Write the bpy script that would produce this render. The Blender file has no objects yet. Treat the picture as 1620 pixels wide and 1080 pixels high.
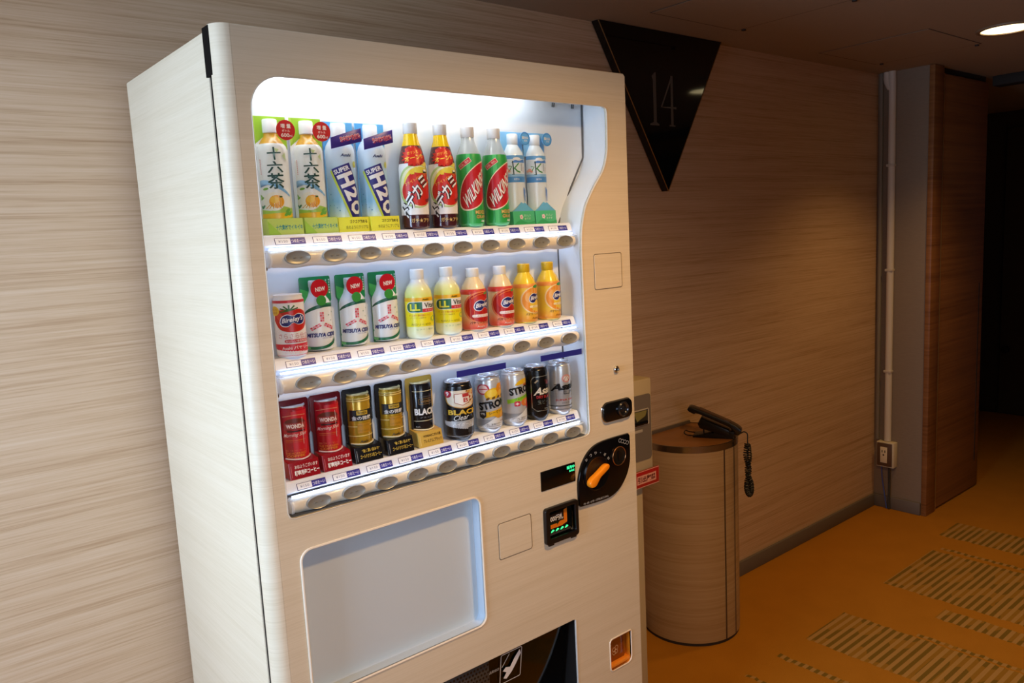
import bpy, bmesh, math, random
from mathutils import Vector, Matrix
random.seed(7)
PI = math.pi
S = bpy.context.scene
C = S.collection

# ------------------------------------------------------------------ camera, light, exposure
cam_d = bpy.data.cameras.new('camera')
cam = bpy.data.objects.new('camera', cam_d)
C.objects.link(cam)
cam_d.sensor_width = 36.0
cam_d.lens = 1250.69 / 1620 * 36.0
cam_d.clip_start = 0.02
_r = Vector((0.76756866, -0.63898186, -0.05040375))
_u = Vector((0.12519398, 0.07233519, 0.98949183))
_f = Vector((0.62862137, 0.76581316, -0.13551891))
cam.matrix_world = Matrix(((_r.x, _u.x, -_f.x, -0.48228), (_r.y, _u.y, -_f.y, -1.87025),
                           (_r.z, _u.z, -_f.z, 1.47623), (0, 0, 0, 1)))
S.camera = cam
S.view_settings.view_transform = 'Standard'
S.view_settings.look = 'None'
S.view_settings.gamma = 1.0
S.view_settings.use_curve_mapping = False
S.view_settings.exposure = 0.0

W = bpy.data.worlds.new('sky')
S.world = W
W.use_nodes = True
W.node_tree.nodes['Background'].inputs[0].default_value = (0.75, 0.86, 1.0, 1)
W.node_tree.nodes['Background'].inputs[1].default_value = 0.6

def area(name, loc, aim, sx, sy, power, col, spread=PI):
    d = bpy.data.lights.new(name, 'AREA')
    d.shape = 'RECTANGLE'; d.size = sx; d.size_y = sy; d.energy = power; d.color = col; d.spread = spread
    o = bpy.data.objects.new(name, d); C.objects.link(o)
    o.location = loc
    o.rotation_euler = (Vector(aim) - Vector(loc)).to_track_quat('-Z', 'Y').to_euler()
    return o
# daylight through the window in the left wall
area('daylight_and_fill', (-2.02, -0.80, 1.30), (0, -0.62, 1.22), 1.1, 1.0, 42, (0.60, 0.785, 1.06), math.radians(130))
# added fill light behind the camera, brightens machine front and left wall
area('daylight_and_fill', (-0.75, -3.62, 1.25), (0.0, -0.3, 0.85), 1.5, 1.2, 3.5, (0.72, 0.83, 1.0), math.radians(56))
# ceiling downlights: warm spots set into their cans
DOWNLIGHTS = [(2.935, -0.71, 32, 116), (0.72, -1.40, 86, 157), (2.935, -2.4, 22, 120), (0.9, -3.0, 22, 130)]
for (x, y, e, a) in DOWNLIGHTS:
    d = bpy.data.lights.new('downlight_beam', 'SPOT')
    d.energy = e; d.color = (1.0, 0.57, 0.21); d.spot_size = math.radians(a); d.spot_blend = 0.8
    d.shadow_soft_size = 0.06
    o = bpy.data.objects.new('downlight_beam', d); C.objects.link(o)
    o.location = (x, y, 2.125)

# ------------------------------------------------------------------ materials
def lin(c):
    if isinstance(c, str):
        c = [int(c[i:i + 2], 16) / 255 for i in (0, 2, 4)]
    return tuple((x / 12.92 if x <= 0.04045 else ((x + 0.055) / 1.055) ** 2.4) for x in c) + (1,)
_mats = {}
def mat(c, rough=0.4, metal=0.0, emit=0.0, alpha=None, coat=0.0, spec=0.5):
    key = (c, rough, metal, emit, alpha, coat, spec)
    if key in _mats: return _mats[key]
    m = bpy.data.materials.new('paint_' + str(c)); m.use_nodes = True
    b = m.node_tree.nodes['Principled BSDF']
    col = lin(c)
    b.inputs['Base Color'].default_value = col
    b.inputs['Roughness'].default_value = rough
    b.inputs['Metallic'].default_value = metal
    b.inputs['Coat Weight'].default_value = coat
    b.inputs['Specular IOR Level'].default_value = spec
    if emit:
        b.inputs['Emission Color'].default_value = col
        b.inputs['Emission Strength'].default_value = emit
    if alpha is not None:
        b.inputs['Alpha'].default_value = alpha
    _mats[key] = m
    return m

class N:
    """small node-graph writer"""
    def __init__(s, name):
        s.m = bpy.data.materials.new(name); s.m.use_nodes = True
        s.t = s.m.node_tree; s.b = s.t.nodes['Principled BSDF']
    def node(s, typ, **kw):
        n = s.t.nodes.new(typ)
        for k, v in kw.items(): setattr(n, k, v)
        return n
    def link(s, a, b): s.t.links.new(a, b)
    def put(s, inp, v):
        if hasattr(v, 'links') or isinstance(v, bpy.types.NodeSocket): s.link(v, inp)
        else: inp.default_value = v
    def math(s, op, a, b=0.0, c=0.0):
        n = s.node('ShaderNodeMath', operation=op)
        for i, v in enumerate((a, b, c)): s.put(n.inputs[i], v)
        return n.outputs[0]
    def mix(s, f, a, b, typ='MIX'):
        n = s.node('ShaderNodeMix', data_type='RGBA', blend_type=typ)
        s.put(n.inputs[0], f); s.put(n.inputs[6], a); s.put(n.inputs[7], b)
        return n.outputs[2]
    def noise(s, vec, scale, detail=3.0, rough=0.5):
        n = s.node('ShaderNodeTexNoise'); s.link(vec, n.inputs['Vector'])
        n.inputs['Scale'].default_value = scale; n.inputs['Detail'].default_value = detail
        n.inputs['Roughness'].default_value = rough
        return n.outputs['Fac']
    def obj(s, scale=(1, 1, 1)):
        t = s.node('ShaderNodeTexCoord'); mp = s.node('ShaderNodeMapping')
        s.link(t.outputs['Object'], mp.inputs['Vector']); mp.inputs['Scale'].default_value = scale
        return mp.outputs['Vector']
    def ramp(s, f, stops):
        n = s.node('ShaderNodeValToRGB'); s.link(f, n.inputs[0])
        e = n.color_ramp.elements
        while len(e) < len(stops): e.new(0.5)
        for el, (p, c) in zip(e, stops): el.position = p; el.color = c
        return n.outputs[0]
    def bump(s, h, strength, dist=0.001):
        n = s.node('ShaderNodeBump'); s.link(h, n.inputs['Height'])
        n.inputs['Strength'].default_value = strength; n.inputs['Distance'].default_value = dist
        s.link(n.outputs[0], s.b.inputs['Normal'])

def wood(name, light, mid, dark, fine, band, rough=0.45, amount=0.55):
    g = N(name)
    f1 = g.noise(g.obj((fine * 0.012, fine * 0.012, fine)), 1.0, 4.0, 0.6)
    f2 = g.noise(g.obj((band * 0.02, band * 0.02, band)), 1.0, 2.0, 0.55)
    f3 = g.noise(g.obj((fine * 0.06, fine * 0.06, fine * 2.2)), 1.0, 2.0, 0.5)
    f = g.math('ADD', g.math('MULTIPLY', f1, 0.5), g.math('ADD', g.math('MULTIPLY', f2, 0.32), g.math('MULTIPLY', f3, 0.18)))
    col = g.ramp(f, [(0.5 - amount * 0.3, lin(dark)), (0.5, lin(mid)), (0.5 + amount * 0.3, lin(light))])
    g.link(col, g.b.inputs['Base Color'])
    g.b.inputs['Roughness'].default_value = rough
    g.b.inputs['Specular IOR Level'].default_value = 0.35
    g.bump(f1, 0.12)
    return g.m
M_WALL = wood('wall_laminate', 'd7bc9f', 'caab8a', 'ad8b68', 190, 36, 0.5, 0.52)
M_MACH = wood('machine_laminate', 'd8cbb3', 'd2c4aa', 'cabb9f', 420, 70, 0.42, 0.6)
M_BIN = wood('bin_laminate', 'b59b75', 'a98c65', '967850', 150, 20, 0.42, 0.6)
M_LEAF = wood('door_laminate', '9c6a3c', '8a5c34', '6e4523', 80, 10, 0.45, 0.5)

def carpet():
    g = N('hall_carpet')
    t = g.node('ShaderNodeTexCoord'); sp = g.node('ShaderNodeSeparateXYZ'); g.link(t.outputs['Object'], sp.inputs[0])
    x, y = sp.outputs[0], sp.outputs[1]
    n1 = g.noise(g.obj((1, 1, 1)), 7, 4, 0.6); n2 = g.noise(g.obj((1, 1, 1)), 420, 2, 0.6)
    base = g.mix(n1, lin('b3761c'), lin('ca8826'))
    base = g.mix(g.math('MULTIPLY', n2, 0.5), base, lin('6f4a16'))
    wob = g.math('MULTIPLY', g.math('SUBTRACT', g.noise(g.obj((3, 37, 1)), 1.0, 1), 0.5), 0.02)
    xw = g.math('ADD', x, wob)
    # stripes run across, alternating dark green and beige, narrow orange gaps left bare
    ph = g.math('FRACT', g.math('DIVIDE', y, 0.0275))
    green = g.math('LESS_THAN', ph, 0.5)
    cell = g.noise(g.obj((9, 15, 1)), 1.0, 0)
    stripe = g.mix(green, lin('ae8b50'), g.mix(g.math('GREATER_THAN', cell, 0.56), lin('5f5620'), lin('8f6c26')))
    mask = None
    for (x0, x1, y1, y0) in ((1.95, 2.225, -0.462, -1.5), (2.56, 3.02, -0.45, -1.5), (3.21, 3.42, -0.40, -1.6),
                             (2.41, 2.50, -0.71, -1.6), (1.775, 1.80, -0.455, -1.2), (2.235, 2.255, -0.72, -1.6),
                             (1.60, 1.615, -0.45, -1.0), (3.05, 3.075, -0.47, -1.6), (1.2, 1.5, -0.8, -3.0),
                             (1.65, 1.9, -1.4, -3.2), (2.6, 2.62, -0.76, -1.6), (3.6, 3.9, -0.7, -2.2), (4.2, 4.4, -0.5, -2.0)):
        a = g.math('MULTIPLY', g.math('GREATER_THAN', xw, x0), g.math('LESS_THAN', xw, x1))
        b = g.math('MULTIPLY', g.math('GREATER_THAN', y, y0), g.math('LESS_THAN', y, y1))
        k = g.math('MULTIPLY', a, b)
        mask = k if mask is None else g.math('MAXIMUM', mask, k)
    fade = g.math('ADD', 0.45, g.math('MULTIPLY', n2, 0.6))
    col = g.mix(g.math('MULTIPLY', mask, fade), base, stripe)
    g.link(col, g.b.inputs['Base Color'])
    g.b.inputs['Roughness'].default_value = 0.95
    g.b.inputs['Specular IOR Level'].default_value = 0.1
    g.bump(n2, 0.5, 0.003)
    return g.m
M_CARPET = carpet()
def ceiling_mat():
    g = N('ceiling_paint')
    n = g.noise(g.obj((1, 1, 1)), 260, 3)
    g.link(g.mix(n, lin('94836c'), lin('a08f77')), g.b.inputs['Base Color'])
    g.b.inputs['Roughness'].default_value = 0.9; g.bump(n, 0.2)
    return g.m
M_CEIL = ceiling_mat()
def paper_mat():
    g = N('grey_wallpaper')
    n = g.noise(g.obj((40, 40, 260)), 1.0, 3)
    g.link(g.mix(n, lin('847565'), lin('928371')), g.b.inputs['Base Color'])
    g.b.inputs['Roughness'].default_value = 0.85; g.bump(n, 0.25)
    return g.m
M_PAPER = paper_mat()
M_SKIRT = mat('6d665f', 0.6)
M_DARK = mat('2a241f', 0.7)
def pane_mat(name, tint, facing=0.04, rough=0.02):
    g = N(name)
    out = g.t.nodes['Material Output']; g.t.nodes.remove(g.b)
    tr = g.node('ShaderNodeBsdfTransparent'); tr.inputs[0].default_value = tint
    gl = g.node('ShaderNodeBsdfGlossy'); gl.inputs['Roughness'].default_value = rough
    fr = g.node('ShaderNodeFresnel'); fr.inputs['IOR'].default_value = 1.45
    mx = g.node('ShaderNodeMixShader')
    ge = g.node('ShaderNodeNewGeometry')
    g.link(g.math('MULTIPLY', g.math('MULTIPLY', fr.outputs[0], facing / 0.034), g.math('SUBTRACT', 1.0, ge.outputs['Backfacing'])), mx.inputs[0])
    g.link(tr.outputs[0], mx.inputs[1]); g.link(gl.outputs[0], mx.inputs[2]); g.link(mx.outputs[0], out.inputs[0])
    return g.m
M_PANE = pane_mat('window_glass', (0.97, 0.985, 0.99, 1), 0.03)
M_SMOKE = pane_mat('smoked_acrylic', (0.30, 0.29, 0.28, 1), 0.035, 0.06)
def clear_mat(name, tint, gloss=0.10):
    g = N(name)
    out = g.t.nodes['Material Output']; g.t.nodes.remove(g.b)
    tr = g.node('ShaderNodeBsdfTransparent'); tr.inputs[0].default_value = tint
    tl = g.node('ShaderNodeBsdfTranslucent'); tl.inputs[0].default_value = tint
    df = g.node('ShaderNodeBsdfDiffuse'); df.inputs[0].default_value = tint
    gl = g.node('ShaderNodeBsdfGlossy'); gl.inputs['Roughness'].default_value = 0.12
    m0 = g.node('ShaderNodeMixShader'); m0.inputs[0].default_value = 0.45
    g.link(tl.outputs[0], m0.inputs[1]); g.link(df.outputs[0], m0.inputs[2])
    m1 = g.node('ShaderNodeMixShader'); m1.inputs[0].default_value = 0.5
    g.link(tr.outputs[0], m1.inputs[1]); g.link(m0.outputs[0], m1.inputs[2])
    m2 = g.node('ShaderNodeMixShader'); m2.inputs[0].default_value = gloss
    g.link(m1.outputs[0], m2.inputs[1]); g.link(gl.outputs[0], m2.inputs[2]); g.link(m2.outputs[0], out.inputs[0])
    return g.m
M_CLEAR = clear_mat('clear_plastic', (0.92, 0.96, 0.98, 1))
M_STEEL = mat('c8c8c8', 0.25, 1.0)
M_CHROME = mat('e0e0e0', 0.08, 1.0)
M_BLACK = mat('0b0b0c', 0.18)
M_BLACKM = mat('141414', 0.5)
M_WHITE = mat('eef1f4', 0.5)
M_CASE = mat('e6ebf0', 0.45)

# ------------------------------------------------------------------ mesh helpers
class MB:
    def __init__(s): s.bm = bmesh.new()
    def _merge(s, b, mi, smooth=False):
        for f in b.faces:
            f.material_index = mi
            if smooth: f.smooth = True
        me = bpy.data.meshes.new('tmp'); b.to_mesh(me); b.free()
        s.bm.from_mesh(me); bpy.data.meshes.remove(me)
        return s
    def box(s, x0, x1, y0, y1, z0, z1, bev=0.0, mi=0, seg=2, mtx=None):
        b = bmesh.new(); bmesh.ops.create_cube(b, size=1)
        for v in b.verts:
            v.co = Vector(((x0 + x1) / 2 + v.co.x * (x1 - x0), (y0 + y1) / 2 + v.co.y * (y1 - y0), (z0 + z1) / 2 + v.co.z * (z1 - z0)))
        if bev: bmesh.ops.bevel(b, geom=b.edges[:], offset=bev, segments=seg, affect='EDGES', profile=0.5)
        if mtx: bmesh.ops.transform(b, matrix=mtx, verts=b.verts)
        return s._merge(b, mi, bool(bev))
    def prism(s, pts, d0, d1, plane='xz', mi=0, bev=0.0, smooth=False, mtx=None):
        """outline pts extruded along the third axis from d0 to d1"""
        b = bmesh.new()
        def P(p, d): return {'xz': (p[0], d, p[1]), 'xy': (p[0], p[1], d), 'yz': (d, p[0], p[1])}[plane]
        v0 = [b.verts.new(P(p, d0)) for p in pts]; v1 = [b.verts.new(P(p, d1)) for p in pts]
        n = len(pts)
        b.faces.new(v0); b.faces.new(v1[::-1])
        for i in range(n): b.faces.new((v0[i], v1[i], v1[(i + 1) % n], v0[(i + 1) % n]))
        bmesh.ops.recalc_face_normals(b, faces=b.faces[:])
        if bev:
            ee = [e for e in b.edges if (e.verts[0] in v0) == (e.verts[1] in v0)]
            bmesh.ops.bevel(b, geom=ee, offset=bev, segments=2, affect='EDGES', profile=0.5)
        if mtx: bmesh.ops.transform(b, matrix=mtx, verts=b.verts)
        return s._merge(b, mi, smooth or bool(bev))
    def lathe(s, prof, n=32, sq=1.0, a0=0.0, a1=2 * PI, c=(0, 0, 0), mi=0, mtx=None):
        """prof (r,z); angle 0 looks along -Y"""
        b = bmesh.new(); full = abs(a1 - a0 - 2 * PI) < 1e-6
        k = n if full else n + 1
        rings = []
        for (r, z) in prof:
            rings.append([b.verts.new((c[0] + r * math.sin(a0 + (a1 - a0) * i / n), c[1] - sq * r * math.cos(a0 + (a1 - a0) * i / n), c[2] + z)) for i in range(k)])
        for A, B in zip(rings, rings[1:]):
            for i in range(n): b.faces.new((A[i], A[(i + 1) % k], B[(i + 1) % k], B[i]))
        bmesh.ops.remove_doubles(b, verts=b.verts[:], dist=1e-6)
        bmesh.ops.recalc_face_normals(b, faces=b.faces[:])
        if mtx: bmesh.ops.transform(b, matrix=mtx, verts=b.verts)
        return s._merge(b, mi, True)
    def cyl(s, p0, p1, r0, r1=None, n=20, mi=0):
        r1 = r0 if r1 is None else r1
        p0 = Vector(p0); p1 = Vector(p1); d = p1 - p0
        mtx = Matrix.Translation(p0) @ d.to_track_quat('Z', 'Y').to_matrix().to_4x4()
        L = d.length
        return s.lathe([(0, 0), (r0, 0), (r1, L), (0, L)], n, mi=mi, mtx=mtx)
    def tube(s, pts, r, n=8, mi=0, close=False):
        b = bmesh.new(); pts = [Vector(p) for p in pts]; rings = []
        up = Vector((0.31, 0.2, 0.93)).normalized(); m = len(pts)
        for i, p in enumerate(pts):
            a = pts[(i - 1) % m] if (close or i > 0) else p
            c = pts[(i + 1) % m] if (close or i < m - 1) else p
            t = (c - a).normalized()
            x = up - t * up.dot(t)
            if x.length < 1e-4: x = Vector((1, 0, 0)) - t * t.x
            x.normalize(); up = x; y = t.cross(x)
            rr = r[i] if isinstance(r, (list, tuple)) else r
            rings.append([b.verts.new(p + (x * math.cos(2 * PI * k / n) + y * math.sin(2 * PI * k / n)) * rr) for k in range(n)])
        rng = range(m) if close else range(m - 1)
        for i in rng:
            A, B = rings[i], rings[(i + 1) % m]
            for k in range(n): b.faces.new((A[k], A[(k + 1) % n], B[(k + 1) % n], B[k]))
        if not close: b.faces.new(rings[0][::-1]); b.faces.new(rings[-1])
        bmesh.ops.recalc_face_normals(b, faces=b.faces[:])
        return s._merge(b, mi, True)
    def ball(s, c, r, mi=0, sc=(1, 1, 1), mtx=None):
        b = bmesh.new(); bmesh.ops.create_uvsphere(b, u_segments=20, v_segments=12, radius=1)
        for v in b.verts: v.co = Vector((c[0] + v.co.x * r * sc[0], c[1] + v.co.y * r * sc[1], c[2] + v.co.z * r * sc[2]))
        if mtx: bmesh.ops.transform(b, matrix=mtx, verts=b.verts)
        return s._merge(b, mi, True)
    def quads(s, verts, faces, mi=0, smooth=False):
        b = bmesh.new(); vs = [b.verts.new(v) for v in verts]
        for f in faces: b.faces.new([vs[i] for i in f])
        bmesh.ops.recalc_face_normals(b, faces=b.faces[:])
        return s._merge(b, mi, smooth)
    def add(s, me, mi=None):
        b = bmesh.new(); b.from_mesh(me); bpy.data.meshes.remove(me)
        sm = any(f.smooth for f in b.faces)
        if mi is not None:
            for f in b.faces: f.material_index = mi
        t = bpy.data.meshes.new('tmp'); b.to_mesh(t); b.free(); s.bm.from_mesh(t); bpy.data.meshes.remove(t)
        return s
    def mesh(s, name, ms):
        me = bpy.data.meshes.new(name); s.bm.to_mesh(me); s.bm.free()
        for m in (ms if isinstance(ms, (list, tuple)) else [ms]): me.materials.append(m)
        if any(p.use_smooth for p in me.polygons): me.set_sharp_from_angle(angle=0.7)
        return me

def link(name, me, parent=None):
    """mesh in world coordinates for static things: shifted to its parent's base"""
    o = bpy.data.objects.new(name, me); C.objects.link(o)
    if parent:
        o.parent = parent
        L = parent['_base'] if '_base' in parent else (0, 0, 0)
        me.transform(Matrix.Translation(-Vector(L)))
    return o
def part(name, mb, ms, parent, label=None):
    o = link(name, mb.mesh(name, ms) if isinstance(mb, MB) else mb, parent)
    if not isinstance(mb, MB) and ms is not None:
        o.data.materials.clear()
        for m in (ms if isinstance(ms, (list, tuple)) else [ms]): o.data.materials.append(m)
    if parent and '_base' in parent: o['_base'] = parent['_base']
    if label: o['label'] = label
    return o
def thing(name, label, cat, loc=(0, 0, 0), group=None):
    o = bpy.data.objects.new(name, None); C.objects.link(o)
    o.empty_display_size = 0.05
    o.location = loc; o['_base'] = tuple(loc); o['label'] = label; o['category'] = cat
    if group: o['group'] = group
    return o
def struct(name, mb, ms):
    o = link(name, mb.mesh(name, ms)); o['kind'] = 'structure'
    return o
def recentre(o):
    """give a single-mesh thing an origin at its base"""
    vs = [v.co for v in o.data.vertices]
    b = Vector((sum(v.x for v in vs) / len(vs), sum(v.y for v in vs) / len(vs), min(v.z for v in vs)))
    o.data.transform(Matrix.Translation(-b)); o.location = b
    return o

def rrect(x0, x1, z0, z1, r, n=6):
    rs = r if isinstance(r, (list, tuple)) else (r, r, r, r)     # bl, br, tr, tl
    out = []
    for (cx, cz, a, q) in ((x0, z0, PI, rs[0]), (x1, z0, 1.5 * PI, rs[1]), (x1, z1, 0, rs[2]), (x0, z1, 0.5 * PI, rs[3])):
        sx = 1 if cx == x0 else -1; sz = 1 if cz == z0 else -1
        if q <= 0: out.append((cx, cz)); continue
        for i in range(n + 1):
            t = a + 0.5 * PI * i / n
            out.append((cx + sx * q + q * math.cos(t), cz + sz * q + q * math.sin(t)))
    return out
def circle(cx, cz, rx, rz=None, n=28, a0=0.0):
    rz = rx if rz is None else rz
    return [(cx + rx * math.cos(a0 + 2 * PI * i / n), cz + rz * math.sin(a0 + 2 * PI * i / n)) for i in range(n)]
def smooth_line(pts, k=8):
    out = []
    for i in range(len(pts) - 1):
        p0 = pts[max(i - 1, 0)]; p1 = pts[i]; p2 = pts[i + 1]; p3 = pts[min(i + 2, len(pts) - 1)]
        for j in range(k):
            t = j / k
            out.append(tuple(0.5 * (2 * b + (c - a) * t + (2 * a - 5 * b + 4 * c - d) * t * t + (3 * b - a - 3 * c + d) * t ** 3)
                             for a, b, c, d in zip(p0, p1, p2, p3)))
    out.append(tuple(pts[-1]))
    return out
def plate(outer, holes, y0, thick, bev=0.0):
    """flat plate in XZ with holes, front face at y0, thickness towards +Y"""
    cu = bpy.data.curves.new('plate', 'CURVE'); cu.dimensions = '2D'; cu.fill_mode = 'BOTH'
    for ring in [outer] + list(holes):
        sp = cu.splines.new('POLY'); sp.points.add(len(ring) - 1)
        for p, (x, z) in zip(sp.points, ring): p.co = (x, z, 0, 1)
        sp.use_cyclic_u = True
    cu.extrude = thick / 2 - bev; cu.bevel_depth = bev; cu.bevel_resolution = 1; cu.offset = -bev
    o = bpy.data.objects.new('plate', cu); C.objects.link(o)
    me = bpy.data.meshes.new_from_object(o.evaluated_get(bpy.context.evaluated_depsgraph_get()))
    bpy.data.objects.remove(o); bpy.data.curves.remove(cu)
    me.transform(Matrix.Translation((0, y0 + thick / 2, 0)) @ Matrix.Rotation(PI / 2, 4, 'X'))
    me.materials.clear()
    return me
def ring_wall(outline, y0, y1, mi=0, mb=None):
    """the inside wall of a recess that follows an outline"""
    mb = mb or MB(); n = len(outline)
    vs = [(x, y0, z) for x, z in outline] + [(x, y1, z) for x, z in outline]
    return mb.quads(vs, [(i, (i + 1) % n, n + (i + 1) % n, n + i) for i in range(n)], mi, True)

# ------------------------------------------------------------------ flat print (lettering and label art) laid on real surfaces
_text = {}
def text_shape(s, bold):
    if (s, bold) in _text: return _text[(s, bold)]
    cu = bpy.data.curves.new('text', 'FONT'); cu.body = s; cu.resolution_u = 2; cu.offset = bold
    o = bpy.data.objects.new('text', cu); C.objects.link(o)
    me = bpy.data.meshes.new_from_object(o.evaluated_get(bpy.context.evaluated_depsgraph_get()))
    bpy.data.objects.remove(o); bpy.data.curves.remove(cu)
    vs = [(v.co.x, v.co.y) for v in me.vertices]; fs = [tuple(p.vertices) for p in me.polygons]
    bpy.data.meshes.remove(me)
    x0 = min(v[0] for v in vs); x1 = max(v[0] for v in vs); y0 = min(v[1] for v in vs); y1 = max(v[1] for v in vs)
    vs = [((x - x0) / (x1 - x0) - 0.5, (y - y0) / (y1 - y0) - 0.5) for x, y in vs]
    _text[(s, bold)] = (vs, fs)
    return vs, fs
class Art:
    def __init__(s): s.layers = []
    def _add(s, c, vs, fs): s.layers.append((c, vs, fs)); return s
    def poly(s, c, pts): return s._add(c, list(pts), [tuple(range(len(pts)))])
    def many(s, c, polys):
        vs, fs = [], []
        for p in polys: fs.append(tuple(range(len(vs), len(vs) + len(p)))); vs += list(p)
        return s._add(c, vs, fs)
    def rect(s, c, u0, v0, u1, v1): return s.poly(c, [(u0, v0), (u1, v0), (u1, v1), (u0, v1)])
    def ell(s, c, u, v, ru, rv=None, rot=0.0, n=28):
        p = circle(0, 0, ru, rv, n); a = math.radians(rot)
        return s.poly(c, [(u + x * math.cos(a) - y * math.sin(a), v + x * math.sin(a) + y * math.cos(a)) for x, y in p])
    def rrect(s, c, u0, v0, u1, v1, r): return s.poly(c, rrect(u0, u1, v0, v1, r, 4))
    def box(s, c, u, v, w, h, rot):
        a = math.radians(rot)
        return s.poly(c, [(u + x * math.cos(a) - y * math.sin(a), v + x * math.sin(a) + y * math.cos(a))
                          for x, y in ((-w / 2, -h / 2), (w / 2, -h / 2), (w / 2, h / 2), (-w / 2, h / 2))])
    def text(s, c, t, u, v, w, h, rot=0.0, shear=0.0, bold=0.0):
        vs, fs = text_shape(t, bold); a = math.radians(rot)
        out = []
        for x, y in vs:
            x, y = x * w + y * h * shear, y * h
            out.append((u + x * math.cos(a) - y * math.sin(a), v + x * math.sin(a) + y * math.cos(a)))
        return s._add(c, out, fs)
    def line(s, c, pts, w, close=False):
        vs, fs = [], []; pts = [Vector(p) for p in pts]; m = len(pts)
        for i, p in enumerate(pts):
            a = pts[i - 1] if (i > 0 or close) else p; b = pts[(i + 1) % m] if (i < m - 1 or close) else p
            t = (b - a); t = t.normalized() if t.length else Vector((1, 0)); nn = Vector((-t.y, t.x)) * w / 2
            vs += [tuple(p + nn), tuple(p - nn)]
        for i in range(m if close else m - 1):
            j = (i + 1) % m; fs.append((2 * i, 2 * i + 1, 2 * j + 1, 2 * j))
        return s._add(c, vs, fs)
    def ring(s, c, u, v, r, w, rv=None): return s.line(c, circle(u, v, r, rv), w, True)
    def star(s, c, u, v, r0, r1, n, sy=1.0):
        return s.poly(c, [(u + (r1 if i % 2 else r0) * math.cos(PI * i / n), v + sy * (r1 if i % 2 else r0) * math.sin(PI * i / n)) for i in range(2 * n)])
    def mesh(s, name, surf, step=None, clip=None, lift=0.0003, ms=None, rough=0.35, vstep=None, us=(1.0, 0.0)):
        """surf(u, v, height) -> point.  clip (u0, v0, u1, v1) trims the art to its label"""
        total = bmesh.new(); mats = []; inc = min(0.0001, 0.0010 / max(1, len(s.layers)))
        for li, (c, vs, fs) in enumerate(s.layers):
            if max(x for x, y in vs) - min(x for x, y in vs) < 0.075: vs = [(x * us[0] + us[1], y) for x, y in vs]
            m = (ms or {}).get(c) or (c if isinstance(c, bpy.types.Material) else mat(c, rough))
            if m not in mats: mats.append(m)
            b = bmesh.new(); bv = [b.verts.new((x, y, 0)) for x, y in vs]
            for f in fs:
                try: b.faces.new([bv[i] for i in f])
                except ValueError: pass
            if step or clip: bmesh.ops.triangulate(b, faces=b.faces[:])
            def cut(co, no, outer=False):
                bmesh.ops.bisect_plane(b, geom=b.verts[:] + b.edges[:] + b.faces[:], dist=1e-7, plane_co=co, plane_no=no, clear_outer=outer)
            if clip:
                u0, v0, u1, v1 = clip
                cut((u0, 0, 0), (-1, 0, 0), True); cut((u1, 0, 0), (1, 0, 0), True)
                cut((0, v0, 0), (0, -1, 0), True); cut((0, v1, 0), (0, 1, 0), True)
            if not b.faces: b.free(); continue
            if step:
                lo = min(v.co.x for v in b.verts); hi = max(v.co.x for v in b.verts)
                k = math.ceil(lo / step)
                while k * step < hi: cut((k * step, 0, 0), (1, 0, 0)); k += 1
            for vv in vstep or ():
                cut((0, vv, 0), (0, 1, 0))
            for v in b.verts: v.co = Vector(surf(v.co.x, v.co.y, lift + li * inc))
            for f in b.faces: f.material_index = mats.index(m); f.smooth = bool(step)
            t = bpy.data.meshes.new('tmp'); b.to_mesh(t); b.free(); total.from_mesh(t); bpy.data.meshes.remove(t)
        me = bpy.data.meshes.new(name); total.to_mesh(me); total.free()
        for m in mats: me.materials.append(m)
        return me
def on_plane(y): return lambda u, v, h: (u, y - h, v)
def on_cyl(r, cx=0.0, cy=0.0, sq=1.0):
    """r may be a profile [(r, z), ...]"""
    def R(v):
        if not isinstance(r, list): return r
        for (ra, za), (rb, zb) in zip(r, r[1:]):
            if za <= v <= zb and zb > za: return ra + (rb - ra) * (v - za) / (zb - za)
        return r[0][0] if v < r[0][1] else r[-1][0]
    rm = r if not isinstance(r, list) else max(a for a, _ in r)
    def f(u, v, h):
        a = u / rm; q = R(v) + h
        return (cx + q * math.sin(a), cy - q * sq * math.cos(a), v)
    return f

# ------------------------------------------------------------------ setting
HC = 2.1407          # ceiling
XL, YB, XF = -2.10, -3.7, 5.815
struct('floor', MB().box(XL - .1, XF + .1, YB - .1, 3.0, -0.1, 0), M_CARPET)
struct('ceiling', MB().box(XL - .1, XF + .1, YB - .1, 3.0, HC, HC + 0.1), M_CEIL)
struct('wall_back', MB().box(XL - .1, 3.407, 0, 0.12, 0, HC), M_WALL)
wfm = MB().box(XL - .1, -1.55, YB - .12, YB, 0, HC).box(0.05, XF + .1, YB - .12, YB, 0, HC).box(-1.55, 0.05, YB - .12, YB, 0, 0.6).box(-1.55, 0.05, YB - .12, YB, 1.9, HC)
struct('wall_front', wfm, M_PAPER)
struct('added_shade_beam', MB().box(-1.05, -0.95, YB, 0, 1.80, HC), M_PAPER)       # unseen beam, added to keep window light off the upper wall
w2 = MB()
for (a, b, c, d) in ((-1.55, 0.05, 0.6, 0.65), (-1.55, 0.05, 1.85, 1.9), (-1.55, -1.5, 0.65, 1.85), (0.0, 0.05, 0.65, 1.85), (-0.77, -0.73, 0.65, 1.85)):
    w2.box(a, b, YB - .09, YB - .03, c, d)
struct('added_window', w2, mat('c9c5bd', 0.4))  # unseen frame and opening, made up to go with the front fill light
wl = MB()
wl.box(XL - .1, XL, YB, 0, 0, 0.5); wl.box(XL - .1, XL, YB, 0, 1.88, HC)
wl.box(XL - .1, XL, YB, -1.78, 0.5, 1.88); wl.box(XL - .1, XL, -0.22, 0, 0.5, 1.88)
struct('wall_left', wl, M_PAPER)
wf = MB()
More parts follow.
